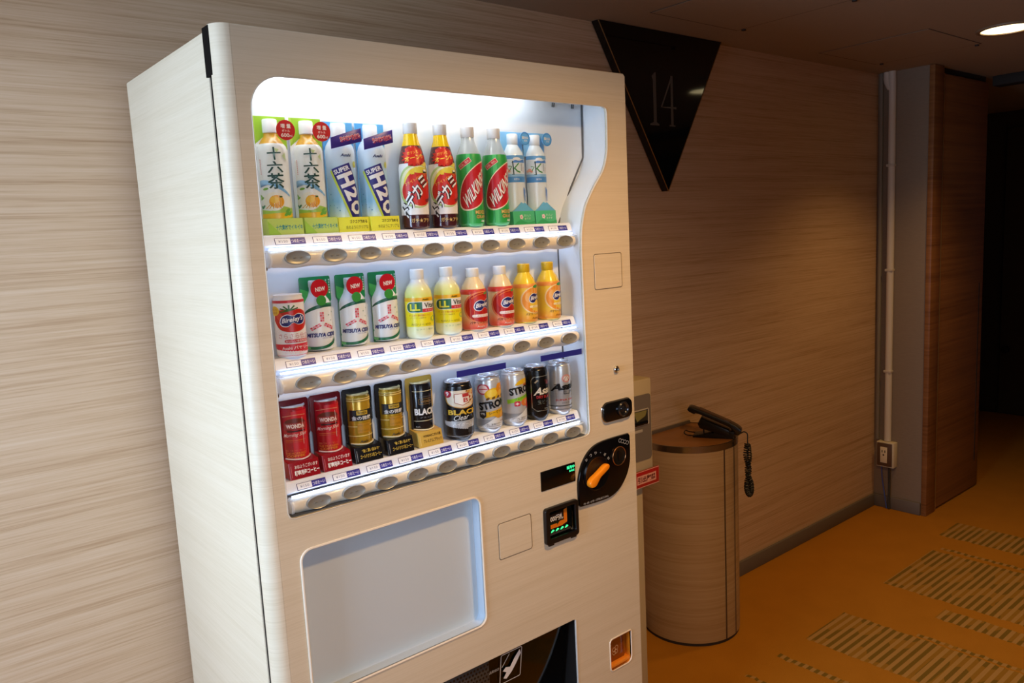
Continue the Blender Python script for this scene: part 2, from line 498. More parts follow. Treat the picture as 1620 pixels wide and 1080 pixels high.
for (a, b, c, d) in ((-1.78, -0.22, 0.5, 0.55), (-1.78, -0.22, 1.83, 1.88), (-1.78, -1.73, 0.55, 1.83), (-0.27, -0.22, 0.55, 1.83), (-1.02, -0.98, 0.55, 1.83)):
    wf.box(XL - .08, XL - .02, a, b, c, d)
struct('window_1', wf, mat('c9c5bd', 0.4))
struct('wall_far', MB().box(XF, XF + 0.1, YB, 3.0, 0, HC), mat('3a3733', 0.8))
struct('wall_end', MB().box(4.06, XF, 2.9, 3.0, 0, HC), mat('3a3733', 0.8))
struct('wall_right', MB().box(3.407, 3.5, -0.236, 0.12, 0, HC), M_PAPER)
# dark leaf in the far wall
d2 = MB().box(XF - 0.03, XF - 0.002, -0.9, 0.24, 0.01, 2.02, 0.004)
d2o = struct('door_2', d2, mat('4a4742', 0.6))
hb = part('door_knob', MB().lathe([(0, 0), (0.012, 0.0), (0.010, 0.03), (0.026, 0.036), (0.024, 0.06), (0, 0.064)], 16,
          mtx=Matrix.Translation((XF - 0.03, 0.19, 0.48)) @ Matrix.Rotation(-PI / 2, 4, 'Y')), M_BLACKM, d2o)
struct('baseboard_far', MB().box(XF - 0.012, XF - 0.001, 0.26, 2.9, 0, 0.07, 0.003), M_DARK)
# wood-clad end of the side wall: edge strip, narrow jamb panel, wide leaf
jb = MB().box(3.40, 3.503, -0.262, -0.236, 0.0, HC - 0.001, 0.004)
struct('trim_1', jb, M_LEAF)
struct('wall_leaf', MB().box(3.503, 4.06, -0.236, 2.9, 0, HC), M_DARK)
lf = struct('door_1', MB().box(3.512, 4.05, -0.256, -0.2365, 0.004, HC - 0.03, 0.012, seg=3), M_LEAF)
part('edge_strip', MB().box(3.5125, 3.5165, -0.2585, -0.2555, 0.006, HC - 0.033), mat('c9b08c', 0.3, 0.6), lf)
part('pull_groove', MB().box(3.99, 3.998, -0.2575, -0.2550, 0.15, 1.10), M_DARK, lf)
struct('trim_2', MB().box(4.07, 4.16, YB, -0.262, HC - 0.05, HC - 0.001, 0.004), M_DARK)
struct('baseboard_back', MB().box(XL, 3.39, -0.012, -0.0005, 0, 0.063, 0.003), M_SKIRT)
struct('baseboard_right', MB().box(3.394, 3.4065, -0.235, -0.0005, 0, 0.063, 0.003), M_SKIRT)

# ceiling hatches: a panel outlined by a recessed dark joint, with two latches
def hatch(x0, x1, y0, y1, label):
    t = thing('ceiling_hatch', label, 'access hatch', ((x0 + x1) / 2, (y0 + y1) / 2, HC - 0.002))
    z = HC - 0.0005
    part('hatch_panel', MB().box(x0 + .003, x1 - .003, y0 + .003, y1 - .003, z - 0.0009, z - 0.0001), M_CEIL, t)
    fr = MB()
    for (a, b, c, d) in ((x0 - .002, x1 + .002, y0 - .002, y0 + .002), (x0 - .002, x1 + .002, y1 - .002, y1 + .002), (x0 - .002, x0 + .002, y0 + .002, y1 - .002), (x1 - .002, x1 + .002, y0 + .002, y1 - .002)):
        fr.box(a, b, c, d, z - 0.0004, z)
    part('joint', fr, mat('4b4136', 0.9), t)
    for yy in (y0 + 0.02, y1 - 0.02):
        part('latch', MB().cyl((x1 + 0.012, yy, z), (x1 + 0.012, yy, z - 0.004), 0.008), M_DARK, t)
hatch(1.543, 2.005, -0.61, -0.17, 'square ceiling access hatch nearest the black triangular sign')
hatch(2.655, 3.14, -0.545, -0.115, 'square ceiling access hatch nearest the lit ceiling downlight')
def downlight(x, y, label):
    t = thing('downlight', label, 'downlight', (x, y, HC - 0.005))
    part('trim_ring', MB().lathe([(0.088, -0.0008), (0.104, -0.0008), (0.104, -0.006), (0.098, -0.009), (0.089, -0.007), (0.088, -0.0008)], 40, c=(x, y, HC)), mat('8a6f55', 0.4), t)
    part('diffuser', MB().lathe([(0, -0.003), (0.089, -0.003), (0.089, -0.001), (0, -0.001)], 40, c=(x, y, HC)), mat('ffe9b0', 0.5, emit=3.2), t)
downlight(2.935, -0.71, 'round ceiling downlight glowing pale yellow above the carpet')

# black triangular floor-number sign
sg = thing('floor_sign', 'black glossy downward-pointing triangular sign with grey number 14', 'sign', (1.794, -0.006, 1.597))
tri = [(1.449, 2.1395), (2.103, 2.1395), (1.779, 1.597)]
part('sign_plate', MB().prism(tri, -0.034, -0.004), mat('050505', 0.06), sg)
ed = MB()
for a, b in ((0, 2), (2, 1)):
    ed.tube([(tri[a][0], -0.034, tri[a][1]), (tri[b][0], -0.034, tri[b][1])], 0.0018, 6)
part('edge_trim', ed, mat('8a7048', 0.35, 0.9), sg)
a14 = Art()
a14.poly('5b5753', [(1.702, 1.985), (1.719, 1.999), (1.725, 1.999), (1.725, 1.832), (1.738, 1.826), (1.738, 1.821), (1.689, 1.821), (1.689, 1.826), (1.709, 1.832), (1.709, 1.974)])
a14.line('5b5753', [(1.809, 1.99), (1.752, 1.885), (1.833, 1.885)], 0.008)
a14.line('5b5753', [(1.809, 1.994), (1.809, 1.824)], 0.013)
a14.rect('5b5753', 1.793, 1.821, 1.825, 1.826)
part('number', a14.mesh('number', on_plane(-0.034)), None, sg)

# wall conduits and the surface socket beside the corner
cd = thing('conduit', 'white wall conduit running from ceiling down to the socket box', 'conduit', (3.40, -0.08, 0.35))
XR = 3.407
pp = [(XR - 0.012, -0.047, HC - 0.001), (XR - 0.012, -0.047, 2.105), (XR - 0.012, -0.056, 2.08), (XR - 0.012, -0.068, 2.055), (XR - 0.012, -0.073, 2.03), (XR - 0.012, -0.073, 0.352)]
part('channel', MB().tube(smooth_line(pp, 4), 0.0165, 12), mat('d8d2c6', 0.5), cd)
for zz in (0.7, 1.2, 1.7):
    part('clip', MB().box(XR - 0.030, XR - 0.0005, -0.0915, -0.0545, zz, zz + 0.012, 0.002), mat('cfc8bb', 0.5), cd)
c2 = recentre(link('cable_duct', MB().box(XR - 0.016, XR - 0.0005, -0.0275, -0.0135, 0.352, HC - 0.001, 0.003).mesh('cable_duct', mat('8d8a80', 0.55))))
c2['label'] = 'slim grey-green duct on the wall left of the white conduit'; c2['category'] = 'conduit'
so = thing('wall_socket', 'cream socket box with brown plate low on the grey wall', 'socket', (XR - 0.02, -0.075, 0.222))
part('back_box', MB().box(XR - 0.042, XR - 0.0005, -0.118, -0.032, 0.222, 0.35, 0.003), mat('d9cfb2', 0.5), so)
part('face_plate', MB().box(XR - 0.047, XR - 0.042, -0.110, -0.036, 0.228, 0.345, 0.0015), mat('5d4634', 0.45), so)
outlet = part('outlet', MB().box(XR - 0.050, XR - 0.047, -0.088, -0.054, 0.246, 0.326, 0.001), mat('e6dcc0', 0.4), so)
for (yy, zz, w, h) in ((-0.078, 0.304, .004, .012), (-0.064, 0.304, .004, .012), (-0.071, 0.286, .007, .007)):
    part('slot', MB().box(XR - 0.0508, XR - 0.0499, yy - w / 2, yy + w / 2, zz - h / 2, zz + h / 2), M_DARK, outlet)
k1 = recentre(link('power_cable', MB().tube([(XR - 0.02, -0.086, 0.221), (XR - 0.02, -0.088, 0.12), (XR - 0.022, -0.088, 0.03), (XR - 0.022, -0.090, 0.004)], 0.006, 8).mesh('power_cable', mat('3b3a34', 0.6))))
k1['label'] = 'dark grey cable dropping from the socket box to the floor'; k1['category'] = 'cable'
k2 = recentre(link('data_cable', MB().tube(smooth_line([(XR - 0.016, -0.046, 0.221), (XR - 0.018, -0.052, 0.15), (XR - 0.02, -0.064, 0.08), (XR - 0.022, -0.074, 0.02), (XR - 0.022, -0.078, 0.003)], 4), 0.003, 8).mesh('data_cable', mat('4a5fa8', 0.5))))
k2['label'] = 'thin blue cable hanging below the socket box'; k2['category'] = 'cable'

# ------------------------------------------------------------------ vending machine
YD = -0.5555            # back edge of the door's rolled side
MW, YG, YF, MH = 0.9562, -0.536, -0.5822, 1.83       # width, cabinet front, door front, height
vm = thing('vending_machine', 'tall drink vending machine clad in pale wood with lit display window', 'vending machine', (MW / 2, -0.32, 0))
cb = MB()
cb.box(0.002, 0.024, YG, -0.06, 0.03, MH - 0.004, 0.004); cb.box(MW - 0.024, MW - 0.002, YG, -0.06, 0.03, MH - 0.004, 0.004)
cb.box(0.024, MW - 0.024, YG + .002, -0.06, MH - 0.03, MH - 0.005); cb.box(0.024, MW - 0.024, YG + .002, -0.06, 0.03, 0.06)
cb.box(0.024, MW - 0.024, -0.08, -0.062, 0.06, MH - 0.03)
part('cabinet', cb, M_MACH, vm)
for x in (0.06, MW - 0.06):
    for y in (YG + 0.05, -0.12):
        part('foot', MB().cyl((x, y, 0), (x, y, 0.032), 0.022, 0.016), M_BLACKM, vm)
part('door_gap', MB().box(0.005, 0.03, YD - 0.003, YG + 0.01, 0.05, MH - 0.004).box(-0.0006, 0.004, YD - 0.005, YG + 0.003, 1.752, MH - 0.001), mat('070707', 0.7, spec=0.1), vm, 'black seal between cabinet and door')
# display window outline on the door front
win = []
win += [(0.049 + 0.012 * (1 - math.cos(t)), 0.998 + 0.012 * (1 - math.sin(t))) for t in [0.5 * PI * i / 4 for i in range(5)]][::1]
win = [(0.049, 1.010), (0.0525, 1.0015), (0.061, 0.998), (0.783, 0.998), (0.793, 1.0015), (0.797, 1.012)]
win += smooth_line([(0.795, 1.20), (0.793, 1.40), (0.7935, 1.44), (0.797, 1.480), (0.812, 1.528), (0.842, 1.572), (0.872, 1.608), (0.886, 1.645), (0.889, 1.68), (0.890, 1.72), (0.890, 1.738)], 5)
win += [(0.887, 1.748), (0.878, 1.752)]
win += [(0.106 - 0.056 * math.sin(0.5 * PI * i / 8), 1.698 + 0.056 * math.cos(0.5 * PI * i / 8)) for i in range(9)]
poster = rrect(0.0645, 0.466, 0.651, 0.936, 0.021)
bin_o = rrect(0.12, 0.727, 0.30, 0.566, 0.008)
ret_o = rrect(0.8385, 0.9165, 0.385, 0.469, (0.010, 0.016, 0.004, 0.010))
bill_o = rrect(0.652, 0.732, 0.787, 0.850, 0.004)
RX = 0.026
outer = [(RX, 0.05), (MW - 0.003, 0.05), (MW - 0.001, MH - 0.006), (MW - 0.007, MH), (RX, MH)]
dm = MB()
dm.add(plate(outer, [win, poster, bin_o, ret_o, bill_o], YF, 0.007, 0.0012), 0)
# rolled left edge, top, right and bottom flanges of the door skin
arc = [(RX - RX * math.sin(a), YF + RX - RX * math.cos(a)) for a in [0.5 * PI * i / 8 for i in range(9)]]
prof = arc + [(0.0, YD), (0.006, YD + 0.001), (0.006, YF + RX)] + [(RX - (RX - 0.006) * math.sin(a), YF + RX - (RX - 0.006) * math.cos(a)) for a in [0.5 * PI * i / 8 for i in range(8, -1, -1)]]
dm.prism(prof, 0.05, MH, 'xy', 0, smooth=True)
dm.box(MW - 0.006, MW - 0.001, YF + 0.004, YG - 0.003, 0.05, MH - 0.006)
dm.box(RX * 0.5, MW - 0.003, YF + 0.006, YG - 0.003, MH - 0.006, MH - 0.001)
dm.box(RX, MW - 0.003, YF + 0.006, YG - 0.003, 0.05, 0.056)
part('door', dm, M_MACH, vm)
part('kick_plate', MB().box(0.02, MW - 0.02, YG, YG + 0.01, 0.03, 0.075), M_BLACKM, vm)
part('window_trim', MB().tube([(x, YF - 0.0002, z) for x, z in win], 0.0009, 6, close=True), mat('d2c8b8', 0.35), vm, 'thin pale lip around the display window')
part('poster_trim', MB().tube([(x, YF - 0.0004, z) for x, z in poster], 0.0024, 6, close=True), mat('e6d9c4', 0.25), vm, 'pale lip around the blank advert panel')
# display cavity
DB = YF + 0.079
case = MB()
cav = [p for p in win if p[1] < 1.73]
cav = cav[:]      # the cavity rises above the window to hide the tube
cav = [(x, z) for x, z in cav if not (x < 0.3 and z > 1.6)] + [(0.891, 1.80), (0.049, 1.80)]
ring_wall(cav, YF + 0.0068, DB, 0, case)
part('display_sides', case, M_CASE, vm)
part('display_back', plate(cav, [], DB, 0.004), mat('dfe6ee', 0.5), vm)
part('corner_seam', MB().tube([(0.888, DB - 0.001, 1.79), (0.886, DB - 0.001, 1.645), (0.842, DB - 0.001, 1.575), (0.797, DB - 0.001, 1.49), (0.793, DB - 0.001, 1.44), (0.7955, DB - 0.001, 1.015)], 0.0022, 6), mat('55585c', 0.6), vm)
part('window_pane', plate(win, [], YF + 0.0035, 0.003), M_PANE, vm)
LEDW = mat('d2e0ff', 0.5, emit=6.5)
LEDD = mat('cfdeff', 0.5, emit=7.5)
part('light_tube', MB().cyl((0.06, YF + 0.030, 1.777), (0.70, YF + 0.030, 1.777), 0.0075), mat('f4f8ff', 0.5, emit=12.5), vm, 'glowing white tube behind the top of the door')
for x in (0.795, 0.856):
    part('wire_clip', MB().tube([(x - 0.0028, DB - 0.0015, 1.757), (x - 0.0028, DB - 0.003, 1.766), (x + 0.0028, DB - 0.003, 1.766), (x + 0.0028, DB - 0.0015, 1.757)], 0.0011, 6), M_BLACKM, vm)

SHELF = [1.4935, 1.2785, 1.0555]
BTN = [1.4525, 1.232, 1.0135]
PITCH = 0.0709
tag_art = Art()
tag_art.rect('2b2f6e', -0.0245, 0, 0.0245, 0.0118).rect('fbfbff', -0.0235, 0.0008, 0.0005, 0.011)
tag_art.text('8a90a8', '¥150', -0.0115, 0.0058, 0.015, 0.0048)
tag_art.rect('2d2f98', 0.0005, 0.0008, 0.0238, 0.011)
tag_art.text('f4f4ff', 'つめた〜い', 0.0122, 0.0059, 0.0205, 0.0066, bold=0.012)
M_BEIGE = mat('f3e8d6', 0.28, coat=0.3)
btn_art = None
for k in range(3):
    zs, zb = SHELF[k], BTN[k]
    # shelf ledge, sloping price rail, clear channel, glowing strip
    rl = MB()
    rl.prism([(DB, zs), (YF + 0.034, zs), (YF + 0.0305, zs - 0.003), (YF + 0.0245, zs - 0.018), (YF + 0.028, zs - 0.021), (YF + 0.038, zs - 0.006), (DB, zs - 0.006)], 0.052, 0.789, 'yz')
    rail = part('price_rail', rl, mat('eef2fb', 0.35), vm)
    part('light_strip', MB().box(0.066, 0.782, YF + 0.017, YF + 0.0195, zs - 0.0256, zs - 0.0226), LEDW, vm, 'glowing strip under the price tags')
    if k < 2: part('under_shelf_light', MB().box(0.066, 0.782, YF + 0.046, YF + 0.051, zs - 0.0095, zs - 0.0065), LEDD, vm, 'glowing strip under the shelf')
    part('clear_channel', MB().box(0.060, 0.789, YF + 0.0115, YF + 0.0235, zs - 0.0295, zs - 0.0265, 0.0008), M_CLEAR, vm)
    tagme = None
    slope = math.atan2(0.006, 0.015)
    for i in range(10):
        xc = 0.113 + PITCH * i
        if tagme is None:
            mb = MB().box(-0.0255, 0.0255, 0, 0.0008, -0.0004, 0.0125)
            tagme = mb.mesh('price_tag', mat('f6f8ff', 0.3))
            am = tag_art.mesh('tag_print', on_plane(0.0))
            b = bmesh.new(); b.from_mesh(tagme); nf = len(b.faces); b.from_mesh(am)
            b.faces.ensure_lookup_table()
            for f in b.faces[nf:]: f.material_index += 1
            b.to_mesh(tagme); b.free()
            for m in am.materials: tagme.materials.append(m)
        o = bpy.data.objects.new('price_tag', tagme); C.objects.link(o); o.parent = rail
        o.location = Vector((xc - 0.004, YF + 0.0246, zs - 0.0172)) - Vector(vm['_base'])
        o.rotation_euler = (-slope, 0, 0); o.scale = (1.16, 1, 1.04)
    # button bar: swelling half tube
    n = 88; pts = []; rad = []
    L0, L1 = 0.066, 0.789
    for i in range(n + 1):
        x = L0 + (L1 - L0) * i / n
        ph = ((x - 0.112) / PITCH) * 2 * PI
        e = min(1, max(0.0, min(x - L0, L1 - x) / 0.004)); e = 0.80 + 0.20 * math.sqrt(max(0, 1 - (1 - e) ** 2))
        pts.append((x, YF + 0.0265, zb)); rad.append((0.0164 + 0.0012 * math.cos(ph)) * e)
    bb = MB().tube(pts, rad, 24)
    for v in bb.bm.verts: v.co.y = YF + 0.0265 + (v.co.y - (YF + 0.0265)) * (1.0 if v.co.y < YF + 0.0265 else 0.3)
    bar = part('button_bar', bb, M_BEIGE, vm)
    part('end_cap', MB().lathe([(0, 0), (0.0135, 0.0), (0.0155, 0.002), (0.0155, 0.005), (0, 0.005)], 24, mtx=Matrix.Translation((L0 - 0.004, YF + 0.0255, zb)) @ Matrix.Rotation(PI / 2, 4, 'Y')), mat('f3f4f6', 0.3), bar)
    part('bar_bracket', MB().box(0.0505, 0.062, YF + 0.020, YF + 0.030, zb - 0.020, zb - 0.011, 0.003), M_STEEL, vm)
    bme = None
    for i in range(10):
        if bme is None:
            b = MB()
            b.lathe([(0, -0.0006), (0.008, -0.0008), (0.0155, 0.0004), (0.0172, 0.0014), (0.0180, 0.0008), (0.0184, -0.010)], 32, mi=0)
            for dx in (-0.0042, 0.0042):
                b.lathe([(0, 0.0002), (0.0018, -0.0001), (0.0026, -0.0012)], 12, c=(dx, 0.0, 0), mi=1)
            for v in b.bm.verts:
                v.co.y *= 0.68; v.co.x *= 1.32
            bme = b.mesh('select_button', [mat('9d9c96', 0.38, 0.35), mat('8a857c', 0.4, 0.3)])
            bme.transform(Matrix.Rotation(PI / 2, 4, 'X'))
        o = bpy.data.objects.new('select_button', bme); C.objects.link(o); o.parent = bar
        o.location = Vector((0.112 + PITCH * i, YF + 0.0265 - 0.0190, zb + 0.0005)) - Vector(vm['_base'])
        o.rotation_euler = (0, 0, 0)
for (x0, x1) in ((0.432, 0.561), (0.661, 0.788)):
    part('blue_strip', MB().box(x0, x1, YF + 0.0072, YF + 0.0080, 1.1915, 1.2045), mat('2a2f96', 0.4), vm, 'blank blue strip on the window glass')
part('sill', MB().box(0.055, 0.79, YF + 0.008, DB - .001, 0.9985, 1.0005), mat('474c55', 0.5), vm)

# blank advert panel
adv = MB(); ring_wall(poster, YF + 0.0035, YF + 0.030, 0, adv)
part('poster_recess', adv, mat('b9c9d8', 0.3), vm)
part('poster_panel', plate(poster, [], YF + 0.0285, 0.003), mat('d2d9de', 0.25), vm, 'blank pale blue-grey advert panel')
part('poster_cover', plate(rrect(0.0705, 0.46, 0.657, 0.93, 0.018), [], YF + 0.0245, 0.0015), M_PANE, vm)
# access covers: raised panel inside a dark joint
for (x0, x1, z0, z1) in ((0.509, 0.604, 0.779, 0.861), (0.830, 0.9245, 1.3355, 1.419)):
    cv = MB()
    cv.add(plate(rrect(x0, x1, z0, z1, 0.006), [rrect(x0 + .0018, x1 - .0018, z0 + .0018, z1 - .0018, 0.005)], YF - 0.0003, 0.003), 1)
    cv.add(plate(rrect(x0 + .0018, x1 - .0018, z0 + .0018, z1 - .0018, 0.005), [], YF - 0.001, 0.003, 0.0006), 0)
    part('access_cover', cv, [M_MACH, mat('6f6250', 0.7)], vm)
# key lock
lk = part('key_lock', MB().lathe([(0.0085, 0), (0.0085, 0.004), (0.0065, 0.0055), (0.006, 0.003), (0, 0.003)], 24, mtx=Matrix.Translation((0.892, YF, 1.141)) @ Matrix.Rotation(PI / 2, 4, 'X')), M_STEEL, vm)
part('keyhole', MB().box(0.8905, 0.8935, YF - 0.0042, YF - 0.0029, 1.1375, 1.1445), M_BLACK, lk)
# card reader
rd = part('card_reader', MB().prism(rrect(0.8375, 0.939, 1.019, 1.066, 0.016), YF + 0.001, YF - 0.008, bev=0.003), M_BLACK, vm, 'glossy black reader with round lens')
part('reader_rim', MB().tube([(x, YF - 0.002, z) for x, z in rrect(0.8375, 0.939, 1.019, 1.066, 0.016)], 0.0016, 6, close=True), M_CHROME, rd)
part('lens_ring', MB().lathe([(0.0115, 0.0), (0.0175, 0.0), (0.0185, 0.004), (0.016, 0.007), (0.0115, 0.005), (0.010, 0.002), (0, 0.001)], 28, mtx=Matrix.Translation((0.903, YF - 0.0075, 1.0435)) @ Matrix.Rotation(PI / 2, 4, 'X')), mat('55565a', 0.15, 0.9), rd)
part('lens', MB().lathe([(0.009, 0.002), (0.006, 0.0045), (0, 0.0055)], 20, mtx=Matrix.Translation((0.903, YF - 0.0075, 1.0435)) @ Matrix.Rotation(PI / 2, 4, 'X')), mat('1a1c22', 0.05), rd)
# display screen
ds = part('display_screen', MB().box(0.637, 0.7435, YF - 0.002, YF + 0.001, 0.9005, 0.946, 0.0012), mat('050606', 0.12), vm)
da = Art().text('35f0a0', '販売中', 0.7285, 0.9375, 0.024, 0.0078, bold=0.01).text('35f0a0', 'SALE', 0.7315, 0.929, 0.016, 0.0045, bold=0.02)
GREEN = mat('35f0a0', 0.5, emit=1.6)
part('glowing_text', da.mesh('glowing_text', on_plane(YF - 0.002), ms={'35f0a0': GREEN}), None, ds)
# coin panel: leaf-shaped plate
leaf = [(0.749, 0.8435)]
leaf = [(0.752, 0.836)] + smooth_line([(0.80, 0.8335), (0.85, 0.8345), (0.885, 0.847), (0.912, 0.874), (0.925, 0.905), (0.9275, 0.935)], 5)[0:] + [(0.927, 0.972), (0.923, 0.978)] \
    + smooth_line([(0.88, 0.9785), (0.825, 0.976), (0.79, 0.964), (0.764, 0.938), (0.750, 0.905), (0.7475, 0.875)], 5) + [(0.748, 0.840)]
cp = part('coin_panel', MB().prism(leaf, YF + 0.001, YF - 0.007, bev=0.002), mat('08080a', 0.12, spec=0.3), vm, 'glossy black leaf-shaped coin panel')
RX90 = Matrix.Rotation(PI / 2, 4, 'X')
part('lever_dial', MB().lathe([(0, 0.0), (0.041, 0.0), (0.0425, 0.003), (0.039, 0.0055), (0.034, 0.0035), (0, 0.003)], 40, mtx=Matrix.Translation((0.806, YF - 0.0065, 0.9065)) @ RX90), mat('0a0a0c', 0.2, spec=0.2), cp)
lev = [(-0.040, -0.009), (-0.030, -0.0135), (-0.018, -0.0105), (-0.006, -0.0062), (0.012, -0.0065), (0.028, -0.0058), (0.032, 0.002), (0.022, 0.0065), (0.004, 0.0068), (-0.012, 0.0075), (-0.026, 0.0085), (-0.038, 0.006), (-0.042, -0.002)]
part('return_lever', MB().prism(smooth_line(lev + lev[:1], 3)[:-1], 0, -0.016, bev=0.003, mtx=Matrix.Translation((0.806, YF - 0.0095, 0.907)) @ Matrix.Rotation(-0.50, 4, 'Y')), mat('f08a12', 0.35), cp, 'orange coin return lever')
part('coin_slot', MB().lathe([(0.0, 0.0006), (0.010, 0.0006), (0.019, 0.0012), (0.0215, 0.003), (0.0235, 0.003), (0.0238, 0.0)], 32, mtx=Matrix.Translation((0.884, YF - 0.0068, 0.9305)) @ RX90), mat('2e2b27', 0.2, 0.7), cp)
part('slot_ring', MB().tube([(x, YF - 0.0098, z) for x, z in circle(0.884, 0.9305, 0.0228)], 0.0011, 6, close=True), mat('c58a5a', 0.25, 0.9), cp)
part('slit', MB().box(0.8815, 0.8865, YF - 0.0092, YF - 0.0070, 0.920, 0.941), M_BLACK, cp)
for i in range(4):
    part('coin_icon', Art().ring('b8b8b8', 0.891 + i * 0.0085, 0.967 - 0.0035 * i, 0.0046, 0.0009).mesh('coin_icon', on_plane(YF - 0.007)), None, cp)
ca = Art()
for i, ch in enumerate('おつり・返却'):
    t = math.radians(128 - i * 19)
    ca.text('c9c9c9', ch, 0.806 + 0.050 * math.cos(t), 0.9065 + 0.048 * math.sin(t), 0.0068 if ch != '・' else 0.002, 0.0068 if ch != '・' else 0.002, rot=math.degrees(t) - 90)
part('return_caption', ca.mesh('return_caption', on_plane(YF - 0.007)), None, cp)
ca = Art()
ca.text('bcbcbc', '1円・5円・5千円・1万円札は使えません', 0.803, 0.8405, 0.084, 0.0055, bold=0.008)
part('lettering', ca.mesh('lettering', on_plane(YF - 0.007)), None, cp)
ca = Art()
ca.line('8f8f8f', [(0.806 + 0.0425 * math.cos(t), 0.9065 + 0.0425 * math.sin(t)) for t in [math.radians(-20 + 7 * i) for i in range(9)]], 0.0012)
part('dial_mark', ca.mesh('dial_mark', on_plane(YF - 0.007)), None, cp)
# bill slot
bs = MB()
bs.add(plate(rrect(0.6395, 0.7425, 0.774, 0.8595, 0.008), [bill_o], YF - 0.009, 0.012, 0.002), 0)
bs.box(0.648, 0.664, YF - 0.007, YF - 0.002, 0.770, 0.776, 0.001); bs.box(0.718, 0.734, YF - 0.007, YF - 0.002, 0.770, 0.776, 0.001)
bn = part('bill_slot', bs, mat('0d0d0e', 0.3), vm, 'black banknote slot')
rc = MB(); ring_wall(bill_o, YF - 0.004, YF + 0.020, 0, rc); rc.box(0.652, 0.732, YF + 0.02, YF + 0.022, 0.787, 0.850)
part('slot_recess', rc, mat('171513', 0.4), bn)
ba = Art()
ba.poly('d9761a', [(0.664, 0.814), (0.684, 0.814), (0.684, 0.8095), (0.693, 0.817), (0.706, 0.817), (0.706, 0.840), (0.716, 0.842), (0.716, 0.8095), (0.700, 0.8045), (0.664, 0.8045)])
ba.rect('0d0d0e', 0.660, 0.817, 0.705, 0.838)
ba.text('f2f2f2', '1000円札', 0.682, 0.8275, 0.043, 0.0145, bold=0.01)
part('bill_label', ba.mesh('bill_label', on_plane(YF + 0.004)), None, bn)
ar = Art()
for i in range(4):
    x = 0.664 + 0.0145 * i; ar.poly('38e08a', [(x, 0.7955), (x + 0.010, 0.7985), (x + 0.010, 0.8005), (x + 0.005, 0.8025), (x, 0.7985)])
part('green_arrows', ar.mesh('green_arrows', on_plane(YF + 0.003), ms={'38e08a': mat('38e08a', 0.5, emit=1.4)}), None, bn)
part('slot_mouth', MB().box(0.655, 0.729, YF + 0.004, YF + 0.02, 0.7885, 0.7925, 0.001), mat('3c3a38', 0.3), bn)
# coin return
cr = MB(); ring_wall(ret_o, YF + 0.002, YF + 0.030, 0, cr)
cro = part('coin_return', cr, mat('e08a22', 0.25), vm, 'orange coin return tray')
part('return_lip', MB().tube([(x, YF - 0.0002, z) for x, z in ret_o], 0.0018, 6, close=True), mat('ead7bb', 0.25), cro)
part('return_flap', MB().prism(rrect(0.8405, 0.9065, 0.398, 0.4665, 0.006), YF + 0.014, YF + 0.017, bev=0.001), mat('8a3f0c', 0.12, coat=0.5), cro)
part('flap_tray', MB().box(0.8395, 0.915, YF + 0.004, YF + 0.029, 0.3875, 0.3975, 0.003), mat('ee8f2a', 0.25), cro)
part('back_wall', MB().box(0.838, 0.917, YF + 0.029, YF + 0.031, 0.385, 0.47), mat('b35d10', 0.3), cro)
ia = Art()
for (u, v) in ((0.866, 0.428), (0.874, 0.421), (0.8755, 0.4315), (0.8665, 0.4195)): ia.ring('e9c9a0', u, v, 0.0052, 0.0009)
part('coin_icon', ia.mesh('coin_icon', on_plane(YF + 0.014)), None, cro)
# delivery bin
bw = MB(); ring_wall(bin_o, YF + 0.003, YF + 0.16, 0, bw); bw.box(0.12, 0.727, YF + 0.16, YF + 0.165, 0.30, 0.566)
dbn = part('delivery_bin', bw, mat('191716', 0.45), vm, 'dark delivery bin')
part('bin_lip', MB().box(0.7255, 0.7282, YF - 0.0012, YF + 0.004, 0.302, 0.564, 0.0008), mat('c8c4bc', 0.3), dbn)
part('bin_flap', MB().box(0.135, 0.715, 0, 0.004, -0.235, 0, 0.0012, mtx=Matrix.Translation((0, YF + 0.020, 0.556)) @ Matrix.Rotation(0.15, 4, 'X')), M_SMOKE, dbn)
part('flap_bar', MB().cyl((0.125, YF + 0.024, 0.557), (0.722, YF + 0.024, 0.557), 0.005), mat('2b2a2a', 0.3), dbn)
pf = MB().box(0.36, 0.475, YF + 0.014, YF + 0.016, 0.500, 0.556, 0.0008)
part('speaker_plate', pf, mat('3a3835', 0.45), dbn)
hole = MB().cyl((0, 0, 0), (0, -0.0006, 0), 0.0026, n=8).mesh('hole', M_BLACK)
for r in range(6):
    for c in range(12):
        o = bpy.data.objects.new('hole', hole); C.objects.link(o); o.parent = dbn
        o.location = Vector((0.368 + c * 0.009 + (r % 2) * 0.0045, YF + 0.0141, 0.506 + r * 0.0086)) - Vector(vm['_base'])
ha = Art()
ha.line('d8d8d8', rrect(0.512, 0.572, 0.478, 0.552, 0.004), 0.0016, True)
ha.poly('e2e2e2', [(0.566, 0.547), (0.570, 0.536), (0.556, 0.513), (0.545, 0.498), (0.531, 0.486), (0.522, 0.490), (0.530, 0.503), (0.519, 0.510), (0.527, 0.517), (0.540, 0.513), (0.552, 0.532)])
ha.line('d8d8d8', [(0.516, 0.521), (0.536, 0.548)], 0.0016)
ha.text('bdbdbd', '商品取出口', 0.490, 0.522, 0.034, 0.007, bold=0.008)
part('hand_sign', ha.mesh('hand_sign', lambda u, v, h: (u, YF + 0.0165 - h - (v - 0.556) * 0.15, v)), None, dbn, 'white pictogram of a reaching hand')

